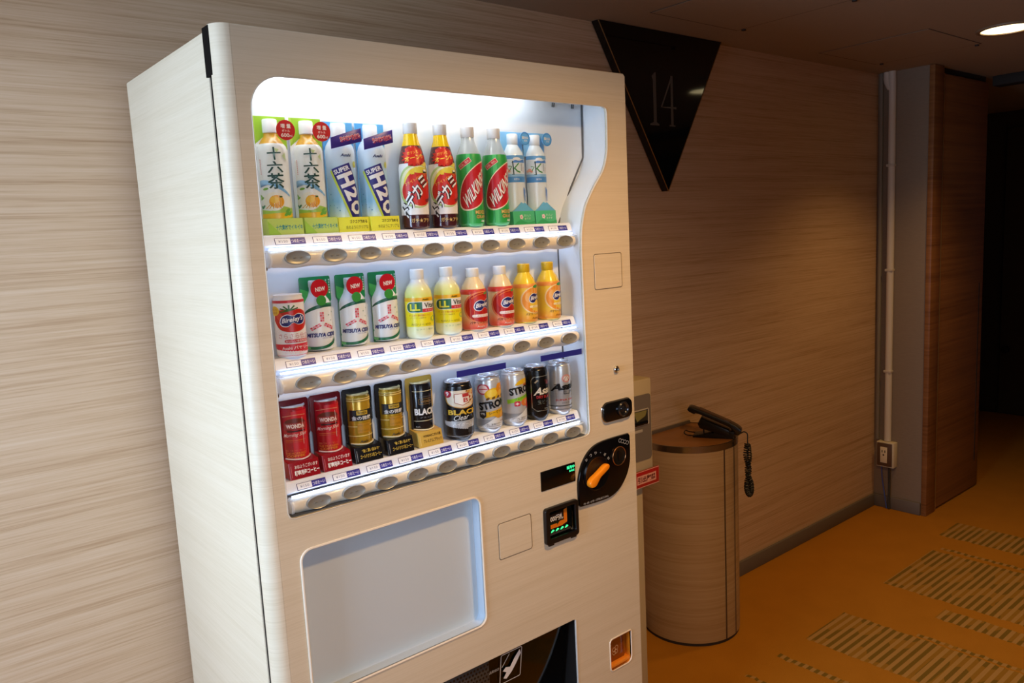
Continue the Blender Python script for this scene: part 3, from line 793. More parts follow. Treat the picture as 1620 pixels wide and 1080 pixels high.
# ------------------------------------------------------------------ drink samples
def child(name, me, parent, ms=None):
    o = bpy.data.objects.new(name, me); C.objects.link(o); o.parent = parent
    if ms is not None:
        me.materials.clear()
        for m in (ms if isinstance(ms, (list, tuple)) else [ms]): me.materials.append(m)
    return o
def root(name, cat='drink'):
    o = bpy.data.objects.new(name, None); C.objects.link(o); o.empty_display_size = 0.02; o['category'] = cat
    return o
def copy_tree(o, parent=None):
    c = o.copy(); C.objects.link(c)
    if parent: c.parent = parent
    for ch in list(o.children): copy_tree(ch, c)
    return c
YC = YF + 0.048           # axis of the samples
def put(protos, xs, row, labels, group):
    for i, (x, lb) in enumerate(zip(xs, labels)):
        o = protos if i == 0 else copy_tree(protos)
        o.location = (x, YC, SHELF[row] + 0.0002); o['label'] = lb
        if group: o['group'] = group
    return protos
HALF = dict(a0=-PI / 2, a1=PI / 2, n=24)

def tea():
    t = root('tea_pack')
    b = MB().prism([(-0.030, 0.0), (0.0325, 0), (0.0325, 0.207), (-0.030, 0.207)], 0.026, 0.028, bev=0.0006)
    child('backing_card', b.mesh('backing_card', mat('f2f6f4', 0.3)), t)
    a = Art().poly('9ccb3a', [(-0.0295, 0.156), (-0.012, 0.170), (0.032, 0.150), (0.032, 0.2065), (-0.0295, 0.2065)]).poly('b6da5c', [(-0.0295, 0.16), (-0.025, 0.164), (-0.025, 0.2065), (-0.0295, 0.2065)])
    child('card_print', a.mesh('card_print', on_plane(0.026)), t)
    cx, cy, sq = 0.002, 0.026, 1.0
    prof = [(0.0, 0.026), (0.0265, 0.026), (0.0268, 0.03), (0.0268, 0.146), (0.0255, 0.153), (0.022, 0.158)]
    child('bottle_body', MB().lathe(prof, c=(cx, cy, 0), sq=sq, **HALF).mesh('bottle_body', mat('f3f6f2', 0.25)), t)
    child('bottle_neck', MB().lathe([(0.022, 0.158), (0.017, 0.166), (0.0125, 0.171), (0.012, 0.178)], c=(cx, cy, 0), **HALF).mesh('bottle_neck', mat('e2a93a', 0.15)), t)
    child('cap', MB().lathe([(0.0125, 0.177), (0.0135, 0.178), (0.0135, 0.199), (0.012, 0.201), (0, 0.201)], c=(cx, cy, 0), **HALF).mesh('cap', mat('f4f4f2', 0.3)), t)
    L = Art()
    G = '15463c'
    L.poly('a9cf58', [(-0.041, 0.028), (0.041, 0.028), (0.041, 0.052), (0.02, 0.046), (0.0, 0.05), (-0.02, 0.042), (-0.041, 0.045)])
    L.poly('f4c12c', [(-0.041, 0.030), (0.0, 0.028), (0.041, 0.034), (0.041, 0.036), (0.01, 0.0385), (-0.041, 0.037)])
    L.poly('9cc9ec', smooth_line([(-0.030, 0.080), (-0.024, 0.087), (-0.010, 0.088), (0.008, 0.082), (0.030, 0.066)], 4) + smooth_line([(0.030, 0.070), (0.010, 0.088), (-0.008, 0.095), (-0.022, 0.094), (-0.030, 0.084)], 4))
    L.poly('7db7e0', smooth_line([(0.004, 0.084), (0.016, 0.076), (0.032, 0.066)], 4) + smooth_line([(0.032, 0.069), (0.018, 0.081), (0.006, 0.088)], 4))
    L.ell('f3f0e0', 0.002, 0.058, 0.017, 0.016).ell('f2a81c', 0.006, 0.058, 0.0118, 0.0112).ell('f8c63e', 0.003, 0.061, 0.007, 0.006)
    for i in range(5): L.line('d98d18', [(-0.012 + i * .006, 0.046), (-0.004 + i * .003, 0.053)], 0.0012)
    L.ell('3a6a2a', 0.013, 0.066, 0.0025, 0.0015)
    for (u, v, r) in ((-0.026, 0.073, 40), (-0.022, 0.069, -30), (-0.024, 0.06, 60), (-0.019, 0.064, 20), (-0.010, 0.080, 10), (-0.024, 0.053, 70)): L.ell('79b048', u, v, 0.005, 0.0022, rot=r, n=12)
    L.ell('3f8560', -0.023, 0.0515, 0.005, 0.002, rot=-30, n=12).ell('3f8560', -0.017, 0.049, 0.005, 0.002, rot=40, n=12)
    for (u, v) in ((0.024, 0.042), (0.028, 0.037), (0.021, 0.036)): L.ell('6fb04c', u, v, 0.0055, 0.0028, rot=35, n=12)
    for i in range(9): L.rect('7ab2e0', -0.0255, 0.098 + i * 0.0036, -0.0235, 0.1004 + i * 0.0036)
    for i in range(8): L.rect('d9988c', -0.0165, 0.105 + i * 0.0034, -0.0148, 0.1072 + i * 0.0034)
    L.poly('cfe3a8', [(0.006, 0.15), (0.012, 0.142), (0.016, 0.147)]).poly('cfe3a8', [(0.02, 0.136), (0.028, 0.128), (0.026, 0.142)])
    for ch, v, w, h in (('十', 0.140, 0.021, 0.022), ('六', 0.117, 0.0245, 0.020), ('茶', 0.093, 0.026, 0.027)):
        L.text(G, ch, 0.008, v, w, h, bold=0.015, rot=2)
    child('label', L.mesh('label', on_cyl(0.0268, cx, cy), 0.004, (-0.040, 0.027, 0.040, 0.153), us=(1.1, -0.016)), t)
    bb = MB().prism([(-0.014, 0.0), (0.0255, 0.0), (0.0255, 0.029), (-0.011, 0.028)], -0.0325, 0.0325, 'yz', bev=0.001)
    child('base_block', bb.mesh('base_block', mat('c6e070', 0.3)), t)
    B = Art().text('1d8f98', '十六素材でイキイキ', 0.006, 0.0125, 0.050, 0.0095, bold=0.02).poly('9fd04a', [(-0.0325, 0.0), (-0.010, 0.0), (-0.0325, 0.024)])
    child('base_print', B.mesh('base_print', lambda u, v, h: (u, -0.0140 + v * 0.107 - h, v)), t)
    bd = MB().lathe([(0, 0.0), (0.0172, 0.0), (0.0172, -0.0015), (0, -0.0015)], 32, mtx=Matrix.Translation((0.0185, -0.004, 0.180)) @ Matrix.Rotation(PI / 2, 4, 'X'))
    badge = child('badge', bd.mesh('badge', mat('cc1824', 0.3)), t)
    D = Art().text('fff4ea', '増 量', 0.0185, 0.1868, 0.019, 0.0078, bold=0.015).text('fff4ea', 'ボトル', 0.0185, 0.1787, 0.0145, 0.0044, bold=0.01).text('fff4ea', '600', 0.0165, 0.1712, 0.0155, 0.0068, bold=0.02).text('fff4ea', 'ml', 0.0270, 0.1702, 0.0048, 0.0046)
    child('badge_print', D.mesh('badge_print', on_plane(-0.0040)), badge)
    return t
put(tea(), (0.108, 0.176), 0, ('green and white tea bottle pack at the far left of the top shelf',
    'green and white tea bottle pack beside the blue pack on the top shelf'), 'tea packs on the top shelf')

def sports():
    t = root('sports_drink_pack')
    child('backing_card', MB().prism([(-0.031, 0.0), (0.031, 0), (0.031, 0.203), (-0.031, 0.203)], 0.026, 0.028, bev=0.0006).mesh('backing_card', mat('8cc6f0', 0.3)), t)
    a = Art().poly('4fa6e6', [(-0.031, 0.15), (-0.012, 0.17), (-0.014, 0.2025), (-0.031, 0.2025)]).poly('58aae4', [(0.012, 0.16), (0.031, 0.15), (0.031, 0.2025), (0.018, 0.2025)])
    child('card_print', a.mesh('card_print', on_plane(0.026)), t)
    prof = [(0, 0.024), (0.0285, 0.024), (0.029, 0.03), (0.029, 0.150), (0.027, 0.158), (0.019, 0.170), (0.014, 0.176)]
    bm = N('ice_blue_plastic'); sp = bm.node('ShaderNodeSeparateXYZ'); bm.link(bm.obj(), sp.inputs[0])
    bm.link(bm.ramp(bm.math('MULTIPLY', sp.outputs[2], 5.0), [(0.12, lin('dff1fb')), (0.28, lin('8cc8f2')), (0.55, lin('b9dcf6')), (0.8, lin('e2effb'))]), bm.b.inputs['Base Color']); bm.b.inputs['Roughness'].default_value = 0.25
    child('bottle_body', MB().lathe(prof, c=(0, 0.026, 0), sq=0.85, **HALF).mesh('bottle_body', bm.m), t)
    child('cap', MB().lathe([(0.014, 0.174), (0.015, 0.175), (0.015, 0.197), (0.013, 0.200), (0, 0.200)], c=(0, 0.026, 0), **HALF).mesh('cap', mat('eef3f8', 0.3)), t)
    L = Art(); I = '2b2a86'
    r = 20; ca_, sa_ = math.cos(math.radians(r)), math.sin(math.radians(r))
    def loc(x, y): return (0.012 + x * ca_ - y * sa_, 0.078 + x * sa_ + y * ca_)
    for (u, v, s_) in ((-0.03, 0.08, .0009), (-0.026, 0.07, .0012), (-0.022, 0.06, .0008), (-0.03, 0.05, .0012), (-0.015, 0.045, .0009), (-0.01, 0.04, .0013), (-0.034, 0.1, .001), (-0.02, 0.05, .0007)): L.ell('4c8fc9', u, v, s_, n=8)
    L.poly('c5db4e', [loc(-0.0215, -0.060), loc(-0.0172, -0.060), loc(-0.0172, 0.044), loc(-0.0215, 0.044)])
    L.poly(I, [loc(-0.0175, -0.060), loc(0.0175, -0.060), loc(0.0175, 0.046), loc(-0.0175, 0.046)])
    u, v = loc(-0.0005, 0.0385); L.text('f4f6fb', 'SUPER', u, v, 0.030, 0.0085, rot=r, bold=0.03)
    for ch, yy, w_, h_ in (('H', 0.019, 0.0245, 0.030), ('2', -0.008, 0.022, 0.027), ('O', -0.035, 0.026, 0.030)):
        u, v = loc(0.001, yy); L.text('f4f6fb', ch, u, v, w_, h_, rot=r - 90, bold=0.045)
    L.ell('cbd36a', 0.026, 0.124, 0.005, 0.006).text('303a6a', 'Asahi', 0.008, 0.1405, 0.019, 0.0055, shear=0.3, bold=0.03)
    child('label', L.mesh('label', on_cyl(0.029, 0, 0.026, 0.85), 0.004, (-0.044, 0.026, 0.044, 0.152), us=(1.05, -0.008)), t)
    band = MB().prism([(-0.0315, 0.150), (0.0315, 0.165), (0.0315, 0.189), (0.014, 0.1845), (-0.0315, 0.170)], -0.0065, -0.0045, bev=0.0004)
    bo = child('slanted_band', band.mesh('slanted_band', mat('3a2a84', 0.3)), t)
    B = Art().text('f6e9ee', '熱中症対策飲料', 0.0075, 0.1705, 0.043, 0.0115, rot=12, bold=0.055).text('d03848', '熱中症対策飲料', 0.0075, 0.1705, 0.042, 0.0105, rot=12, bold=0.015)
    child('band_print', B.mesh('band_print', on_plane(-0.0065)), bo)
    child('base_block', MB().prism([(-0.012, 0.0), (0.0255, 0.0), (0.0255, 0.027), (-0.010, 0.027)], -0.0315, 0.0315, 'yz', bev=0.0008).mesh('base_block', mat('f0f04a', 0.3)), t)
    B = Art().text('2c2c20', 'ゴクゴク飲める', 0.010, 0.0185, 0.036, 0.0068, bold=0.02).text('5c5a28', '水のようにクリアな', 0.006, 0.0085, 0.046, 0.0068)
    child('base_print', B.mesh('base_print', lambda u, v, h: (u, -0.0120 + v * 0.074 - h, v)), t)
    return t
put(sports(), (0.2415, 0.309), 0, ('pale blue sports drink pack with purple slanted band next to the tea packs',
    'pale blue sports drink pack with purple slanted band next to the cola-coloured bottle'), 'sports drink packs on the top shelf')

def cap_mesh(r, z0, z1, col, ribs=28):
    b = MB().lathe([(r * 0.94, z0), (r, z0 + 0.001), (r, z1 - 0.0015), (r * 0.9, z1), (0, z1)], ribs)
    return b.mesh('cap', mat(col, 0.35))
def dodeka():
    t = root('soda_bottle')
    prof = [(0.0, 0.0), (0.021, 0.0), (0.0262, 0.004), (0.0272, 0.012), (0.0265, 0.030), (0.0275, 0.05), (0.0280, 0.09), (0.0270, 0.118), (0.0235, 0.140), (0.0185, 0.160), (0.0150, 0.172), (0.0132, 0.182)]
    child('bottle_body', MB().lathe(prof[:5], 32).mesh('bottle_body', mat('4a2228', 0.12)), t)
    child('neck', MB().lathe([(0.0198, 0.155), (0.0150, 0.172), (0.0132, 0.183)], 32).mesh('neck', mat('eec40c', 0.18)), t)
    child('cap', cap_mesh(0.0140, 0.183, 0.205, 'e2e2e2'), t)
    L = Art(); u9 = 0.088
    L.rect('f4f1ee', -u9, 0.026, u9, 0.160)
    L.poly('5a3436', [(-u9, 0.126), (u9, 0.126), (u9, 0.160), (-u9, 0.160)])
    rnd = random.Random(3)
    for col in ('2d1216', '8a5048', 'b08478'):
        L.many(col, [circle(rnd.uniform(-0.05, 0.05), rnd.uniform(0.128, 0.158), rnd.uniform(.0006, .0014), n=6) for _ in range(70)])
    L.rect('5a2a30', -u9, 0.026, u9, 0.0275)
    L.rect('efd95a', -0.005, 0.108, u9, 0.128)
    L.ell('b9cf86', 0.006, 0.082, 0.0335, 0.042).ell('f0ecc4', 0.008, 0.082, 0.031, 0.039).ell('eadb4a', 0.011, 0.083, 0.0275, 0.036)
    L.ell('d42a1e', 0.011, 0.078, 0.0255, 0.034).ell('d42a1e', 0.0, 0.072, 0.020, 0.024).ell('eadb4a', 0.013, 0.112, 0.014, 0.0055)
    L.star('f2d23a', -0.001, 0.109, 0.0055, 0.0035, 7)
    L.text('f6c84a', 'ファイトバクハツ', 0.004, 0.095, 0.040, 0.0065, rot=30, bold=0.01)
    for c_, bw in (('1c1a20', 0.085), ('f7f7f7', 0.02)):
        L.text(c_, 'ドデカミン', 0.006, 0.075, 0.100, 0.0235, rot=60, shear=0.5, bold=bw)
    L.text('222222', 'DOUBLE', 0.026, 0.0555, 0.014, 0.006, rot=20, bold=0.03)
    L.star('d8281c', 0.003, 0.1395, 0.0245, 0.0175, 16, 0.82)
    L.text('f8d24a', 'ガツンと', 0.002, 0.1465, 0.022, 0.006, rot=12, bold=0.01).text('f8d24a', 'オーン!!', 0.004, 0.1365, 0.034, 0.0095, rot=12, bold=0.03)
    L.text('d9b876', 'ガチ★アチ', 0.009, 0.0165, 0.032, 0.0085, bold=0.02)
    child('label', L.mesh('label', on_cyl(prof), 0.004, (-u9, 0.004, u9, 0.160), vstep=(0.118, 0.14), us=(1.25, -0.016)), t)
    return t
put(dodeka(), (0.3845, 0.4545), 0, ('dark soda bottle with yellow neck and starburst label next to the sports drink pack',
    'dark soda bottle with yellow neck and starburst label next to the green-labelled bottle'), 'dark soda bottles on the top shelf')

def wilk():
    t = root('sparkling_water_bottle')
    prof = [(0.0, 0.0), (0.021, 0.0), (0.0250, 0.004), (0.0262, 0.012), (0.0262, 0.04), (0.0248, 0.07), (0.0262, 0.105), (0.0262, 0.135), (0.0245, 0.147), (0.019, 0.160), (0.0145, 0.172), (0.013, 0.181)]
    child('bottle_top', MB().lathe(prof[8:], 32).mesh('bottle_top', M_CLEAR), t)
    child('bottle_base', MB().lathe(prof[:4], 32).mesh('bottle_base', mat('5cc07a', 0.2)), t)
    child('cap', cap_mesh(0.0140, 0.181, 0.203, 'e6e4e2'), t)
    L = Art(); u9 = 0.0823
    L.rect('2fa74e', -u9, 0.006, u9, 0.147)
    L.poly('58c470', [(-0.022, 0.006), (-0.014, 0.006), (-0.014, 0.147), (-0.022, 0.147)])
    L.box('f0c8b8', -0.026, 0.128, 0.030, 0.0105, 33).box('d3303a', -0.026, 0.128, 0.028, 0.0085, 33).text('f4d8c4', '刺激、強め。', -0.026, 0.128, 0.024, 0.0055, rot=33)
    def lens(k):
        a_ = math.radians(52); p = []
        for x, y in circle(0, 0, 0.056 * k, 0.030 * k, 36): p.append((x * math.cos(a_) - y * math.sin(a_), 0.083 + x * math.sin(a_) + y * math.cos(a_)))
        return p
    L.poly('f2e6c8', lens(1.06)); L.poly('c81c28', lens(1.0))
    for c_, du, bw in (('2a1c20', 0.0010, 0.03), ('f6f3ee', 0.0, 0.02)):
        L.text(c_, 'WILKINSON', 0.0 + du, 0.083 - du, 0.092, 0.0235, rot=50, shear=0.6, bold=bw)
    L.text('6b5a1c', 'MIXED', 0.006, 0.029, 0.030, 0.0085, bold=0.06).text('d8c070', 'MIXED', 0.006, 0.029, 0.029, 0.0075, bold=0.02)
    L.text('5b4a18', 'GRAPE', 0.006, 0.0195, 0.027, 0.0075, bold=0.06).text('e0c878', 'GRAPE', 0.006, 0.0195, 0.026, 0.0066, bold=0.015)
    L.text('f4faf4', 'Asahi', 0.010, 0.0112, 0.012, 0.0045, shear=0.3, bold=0.03)
    L.ell('f0b03a', 0.030, 0.062, 0.005, 0.007)
    child('label', L.mesh('label', on_cyl(prof), 0.004, (-u9, 0.006, u9, 0.147), vstep=(0.012, 0.04, 0.055, 0.07, 0.085, 0.105, 0.135)), t)
    return t
put(wilk(), (0.523, 0.592), 0, ('green-labelled sparkling water bottle with red oval next to the dark soda bottle',
    'green-labelled sparkling water bottle with red oval next to the blue water packs'), 'green-labelled bottles on the top shelf')

def water():
    t = root('water_pack')
    card = [(-0.031, 0.0), (0.031, 0), (0.031, 0.198), (-0.031, 0.203)]
    child('backing_card', MB().prism([(-0.031, 0.15), (0.031, 0.15), (0.031, 0.202), (-0.031, 0.202)], 0.026, 0.028, bev=0.0006).mesh('backing_card', mat('7dbdf0', 0.3)), t)
    prof = [(0, 0.022), (0.0255, 0.022), (0.0262, 0.03), (0.0245, 0.06), (0.0262, 0.085), (0.0262, 0.146), (0.024, 0.156), (0.017, 0.168), (0.0128, 0.175)]
    child('bottle_body', MB().lathe(prof, c=(0, 0.026, 0), sq=0.9, **HALF).mesh('bottle_body', mat('dceaf4', 0.15)), t)
    child('cap', MB().lathe([(0.0128, 0.174), (0.0136, 0.175), (0.0136, 0.195), (0.012, 0.197), (0, 0.197)], c=(0, 0.026, 0), **HALF).mesh('cap', mat('e8f1fa', 0.3)), t)
    L = Art()
    L.rect('d6e6f4', -0.040, 0.092, 0.040, 0.150).rect('4f93dc', -0.040, 0.092, 0.040, 0.107).rect('8fc0ec', -0.040, 0.104, 0.040, 0.110).rect('6aa9e4', -0.040, 0.142, 0.040, 0.150)
    L.poly('4a86d8', smooth_line([(0.0, 0.134), (0.008, 0.1395), (0.018, 0.138), (0.030, 0.141), (0.036, 0.134)], 3)).ell('eef4fa', 0.012, 0.1425, 0.008, 0.003)
    L.ell('eeb0a4', -0.009, 0.119, 0.0042, 0.0035).ell('f0c4b4', -0.014, 0.117, 0.0035, 0.003).ell('e89c94', -0.005, 0.116, 0.003, 0.0025)
    L.line('1f3a34', [(0.003, 0.138), (0.004, 0.124), (0.0045, 0.108), (0.001, 0.1095)], 0.0024)
    L.line('2f8a3c', [(0.016, 0.133), (0.008, 0.124), (0.005, 0.121)], 0.0024).line('2f8a3c', [(0.006, 0.123), (0.012, 0.116), (0.019, 0.113)], 0.0028)
    L.line('2f8a3c', [(-0.006, 0.127), (0.001, 0.126), (-0.004, 0.117)], 0.0016)
    for i in range(5): L.rect('6f7f8c', 0.0215, 0.1165 + i * 0.0032, 0.0235, 0.1188 + i * 0.0032)
    for i in range(4): L.rect('c98f8c', 0.027, 0.113 + i * 0.0032, 0.0285, 0.1153 + i * 0.0032)
    L.text('e4f0fb', '天然水', 0.010, 0.0985, 0.012, 0.0045)
    L.poly('3f7fd0', [(0.026, 0.082), (0.030, 0.05), (0.033, 0.05), (0.034, 0.075)])
    child('label', L.mesh('label', on_cyl(0.0262, 0, 0.026, 0.9), 0.004, (-0.040, 0.03, 0.040, 0.150), us=(1.1, -0.02)), t)
    child('base_block', MB().prism([(-0.006, 0.0), (0.0255, 0.0), (0.0255, 0.029), (-0.004, 0.029)], -0.031, 0.031, 'yz', bev=0.0008).mesh('base_block', mat('4fc088', 0.3)), t)
    child('mountain', MB().prism([(-0.031, 0.029), (0.031, 0.029), (0.018, 0.038), (0.006, 0.0475), (0.001, 0.0455), (-0.004, 0.0485), (-0.018, 0.036)], -0.003, -0.0015).mesh('mountain', mat('6db9e0', 0.3)), t)
    B = Art().poly('3aa86a', smooth_line([(-0.031, 0.0), (-0.012, 0.010), (0.010, 0.004), (0.031, 0.008)], 3) + [(0.031, 0.0)])
    for a in range(5): B.ell('f4d6dc', -0.008 + 0.0032 * math.cos(a * 1.257), 0.0165 + 0.0032 * math.sin(a * 1.257), 0.0022, n=10)
    B.ell('8a4a4a', -0.008, 0.0165, 0.0012, n=8).text('e6f7ec', 'おいしい', 0.009, 0.0195, 0.019, 0.0052).text('e6f7ec', '水です', 0.009, 0.0125, 0.018, 0.0052)
    child('base_print', B.mesh('base_print', lambda u, v, h: (u, -0.0060 + v * 0.069 - h, v)), t)
    bd = child('badge', MB().lathe([(0, 0), (0.0145, 0), (0.0145, -0.0012), (0, -0.0012)], 28, mtx=Matrix.Translation((0.0205, 0.004, 0.186)) @ Matrix.Rotation(PI / 2, 4, 'X')).mesh('badge', mat('6ab2ee', 0.3)), t)
    D = Art().ring('4a94dc', 0.0205, 0.186, 0.0125, 0.002).text('f4ead8', '富士山', 0.0205, 0.188, 0.017, 0.006, bold=0.03).text('f4ead8', 'の水', 0.022, 0.1815, 0.009, 0.0045, bold=0.01)
    child('badge_print', D.mesh('badge_print', on_plane(0.004)), bd)
    return t
put(water(), (0.663, 0.728), 0, ('clear water bottle on blue card half behind the green-labelled bottle',
    'clear water bottle on blue card at the far right of the top shelf'), 'blue water packs on the top shelf')

def blob(cx, cz, w, h):
    p = [(-.5, -.15), (-.42, .22), (-.2, .42), (0.02, .30), (.2, .46), (.42, .34), (.52, .05), (.40, -.30), (.18, -.36), (0, -.20), (-.2, -.48), (-.42, -.42), (-.5, -.15)]
    return smooth_line([(cx + x * w, cz + z * h) for x, z in p], 3)[:-1]
def fruit_logo(L, u, v, w, rot=8):
    L.poly('e9eef8', blob(u, v, w * 1.08, w * 0.72)); L.poly('262a72', blob(u, v, w, w * 0.64))
    L.text('f4f4fa', "Bireley's", u, v, w * 0.86, w * 0.33, rot=rot, shear=0.35, bold=0.025)
def tomato():
    t = root('tomato_juice_can')
    R = 0.0270
    prof = [(0, 0.0), (0.024, 0.0), (0.0262, 0.004), (R, 0.008), (R, 0.100), (0.0255, 0.104), (0.0248, 0.107), (0.0255, 0.110), (0.0238, 0.111), (0, 0.1095)]
    child('can_body', MB().lathe(prof, 36).mesh('can_body', mat('f4f2f2', 0.25)), t)
    L = Art(); u9 = R * PI
    L.rect('cf2f3a', -u9, 0.0965, u9, 0.1012).rect('d8283a', -u9, 0.003, u9, 0.024)
    tom = smooth_line([(-0.020, 0.066), (-0.017, 0.080), (-0.006, 0.085), (0.006, 0.083), (0.018, 0.085), (0.029, 0.078), (0.031, 0.064), (0.024, 0.050), (0.008, 0.045), (-0.010, 0.050), (-0.020, 0.066)], 4)[:-1]
    L.poly('cc2418', tom).ell('e2553a', -0.010, 0.073, 0.005, 0.007, rot=20)
    for a in (20, 55, 90, 125, 160, 200): L.line('3c6a2a', [(0.004, 0.083), (0.004 + 0.013 * math.cos(math.radians(a)), 0.084 + 0.009 * math.sin(math.radians(a)))], 0.0022)
    L.ell('f0c63a', -0.018, 0.083, 0.0085, 0.0085).text('b8641c', '1日分', -0.018, 0.085, 0.012, 0.0045).text('b8641c', 'の野菜', -0.018, 0.0795, 0.011, 0.004)
    fruit_logo(L, 0.008, 0.0665, 0.034)
    L.text('c4787e', 'さらさら仕立て', 0.012, 0.0385, 0.050, 0.0095).rrect('cc3a44', -0.005, 0.0265, 0.030, 0.0322, 0.0025).text('f8e8e8', 'おいしい食塩無添加', 0.0125, 0.0293, 0.032, 0.0042)
    L.text('f6eaea', 'Asahi バヤリース', 0.0135, 0.0175, 0.046, 0.0065, bold=0.02).text('f2d4d4', 'トマト果汁100', 0.0135, 0.0085, 0.038, 0.0058)
    child('label', L.mesh('label', on_cyl(prof), 0.004, us=(1.3, -0.016)), t)
    return t
put(tomato(), (0.1045,), 1, ('white and red tomato juice can at the left of the middle shelf',), None)

def cider():
    t = root('cider_pack')
    card = [(-0.027, 0.0), (0.027, 0.0), (0.027, 0.085), (0.031, 0.092), (0.031, 0.134), (0.029, 0.1365), (-0.029, 0.1365), (-0.031, 0.134), (-0.031, 0.095), (-0.027, 0.088)]
    child('backing_card', MB().prism(card, 0.024, 0.026, bev=0.0006).mesh('backing_card', mat('16854c', 0.3)), t)
    a = Art()
    for i in range(6): a.rect('bfe0cc', 0.0265, 0.104 + i * 0.0047, 0.029, 0.107 + i * 0.0047).rect('bfe0cc', 0.0205, 0.113 + (i % 4) * 0.0047, 0.023, 0.116 + (i % 4) * 0.0047)
    a.poly('4fbf5c', [(-0.030, 0.095), (-0.022, 0.088), (-0.014, 0.11), (-0.030, 0.116)])
    child('card_print', a.mesh('card_print', on_plane(0.024)), t)
    R = 0.0265; cy = 0.024
    prof = [(0, 0.002), (0.0235, 0.002), (0.0258, 0.006), (R, 0.012), (R, 0.083), (0.0235, 0.092), (0.016, 0.103), (0.0128, 0.112), (0.0128, 0.118)]
    child('bottle_body', MB().lathe(prof, c=(0, cy, 0), **HALF).mesh('bottle_body', mat('eef3f5', 0.25)), t)
    child('cap', MB().lathe([(0.0128, 0.117), (0.0135, 0.118), (0.0135, 0.128), (0.012, 0.130), (0, 0.130)], c=(0, cy, 0), **HALF).mesh('cap', mat('e6ebe9', 0.3)), t)
    L = Art()
    sw = smooth_line([(-0.024, 0.066), (-0.012, 0.077), (0.004, 0.085), (0.020, 0.088), (0.036, 0.087)], 4)
    sw2 = smooth_line([(0.036, 0.080), (0.020, 0.081), (0.006, 0.079), (-0.010, 0.073), (-0.024, 0.0655)], 4)
    L.poly('1d5f46', sw + sw2).poly('3aa05a', smooth_line([(0.010, 0.0865), (0.022, 0.0885), (0.036, 0.0875)], 3) + smooth_line([(0.036, 0.085), (0.022, 0.0858), (0.010, 0.0842)], 3))
    for a_ in (90, 210, 330):
        ar = math.radians(a_); c_, s_ = math.cos(ar), math.sin(ar)
        for k in range(4):
            d0 = 0.0035 + k * 0.0046
            for sgn in (-1, 1):
                du, dv = -s_ * 0.00165 * sgn, c_ * 0.00165 * sgn
                L.box('d83848' if (k + (sgn > 0)) % 2 else 'ef8c98', 0.011 + c_ * (d0 + .0018) + du, 0.0515 + s_ * (d0 + .0018) + dv, 0.0038, 0.0026, a_)
    L.text('2a2f78', 'MITSUYA CIDER', 0.0115, 0.0305, 0.052, 0.0078, shear=0.12, bold=0.05)
    L.text('8a90b0', 'SINCE 1884', 0.018, 0.0245, 0.018, 0.0022).ell('2f9c7c', -0.020, 0.0235, 0.0026)
    L.poly('1e6c48', smooth_line([(-0.030, 0.0125), (-0.010, 0.0095), (0.010, 0.010), (0.024, 0.0155), (0.036, 0.024)], 4) + smooth_line([(0.036, 0.017), (0.024, 0.009), (0.008, 0.0045), (-0.010, 0.004), (-0.030, 0.006)], 4))
    L.poly('6cc27a', smooth_line([(-0.030, 0.0118), (-0.018, 0.0098), (-0.010, 0.0093)], 3) + smooth_line([(-0.010, 0.005), (-0.018, 0.0055), (-0.030, 0.007)], 3))
    for (u, v) in ((0.022, 0.066), (0.026, 0.056), (-0.002, 0.042), (0.030, 0.071)): L.ell('5a8a78', u, v, 0.0011, n=8)
    child('label', L.mesh('label', on_cyl(R, 0, cy), 0.004, (-0.040, 0.003, 0.040, 0.092), us=(1.2, -0.017)), t)
    b1 = child('badge', MB().lathe([(0, 0), (0.0170, 0), (0.0170, -0.0015), (0, -0.0015)], 32, mtx=Matrix.Translation((-0.0045, -0.003, 0.1155)) @ Matrix.Rotation(PI / 2, 4, 'X')).mesh('badge', mat('c41c2c', 0.25)), t)
    child('badge_print', Art().text('f6eeee', 'NEW', -0.0035, 0.1145, 0.0195, 0.0078, rot=5, bold=0.03).mesh('badge_print', on_plane(-0.003)), b1)
    child('green_disc', MB().lathe([(0, 0), (0.0095, 0), (0.0095, -0.0012), (0, -0.0012)], 24, mtx=Matrix.Translation((-0.003, -0.0035, 0.0935)) @ Matrix.Rotation(PI / 2, 4, 'X')).mesh('green_disc', mat('3f9c46', 0.25)), t)
    return t
put(cider(), (0.170, 0.242, 0.3125), 1, ('white cider bottle on green card with red NEW disc beside the tomato juice can',
    'middle one of three white cider bottles on green cards with red NEW discs',
    'white cider bottle on green card with red NEW disc beside the yellow vitamin drink'), 'cider packs on the middle shelf')

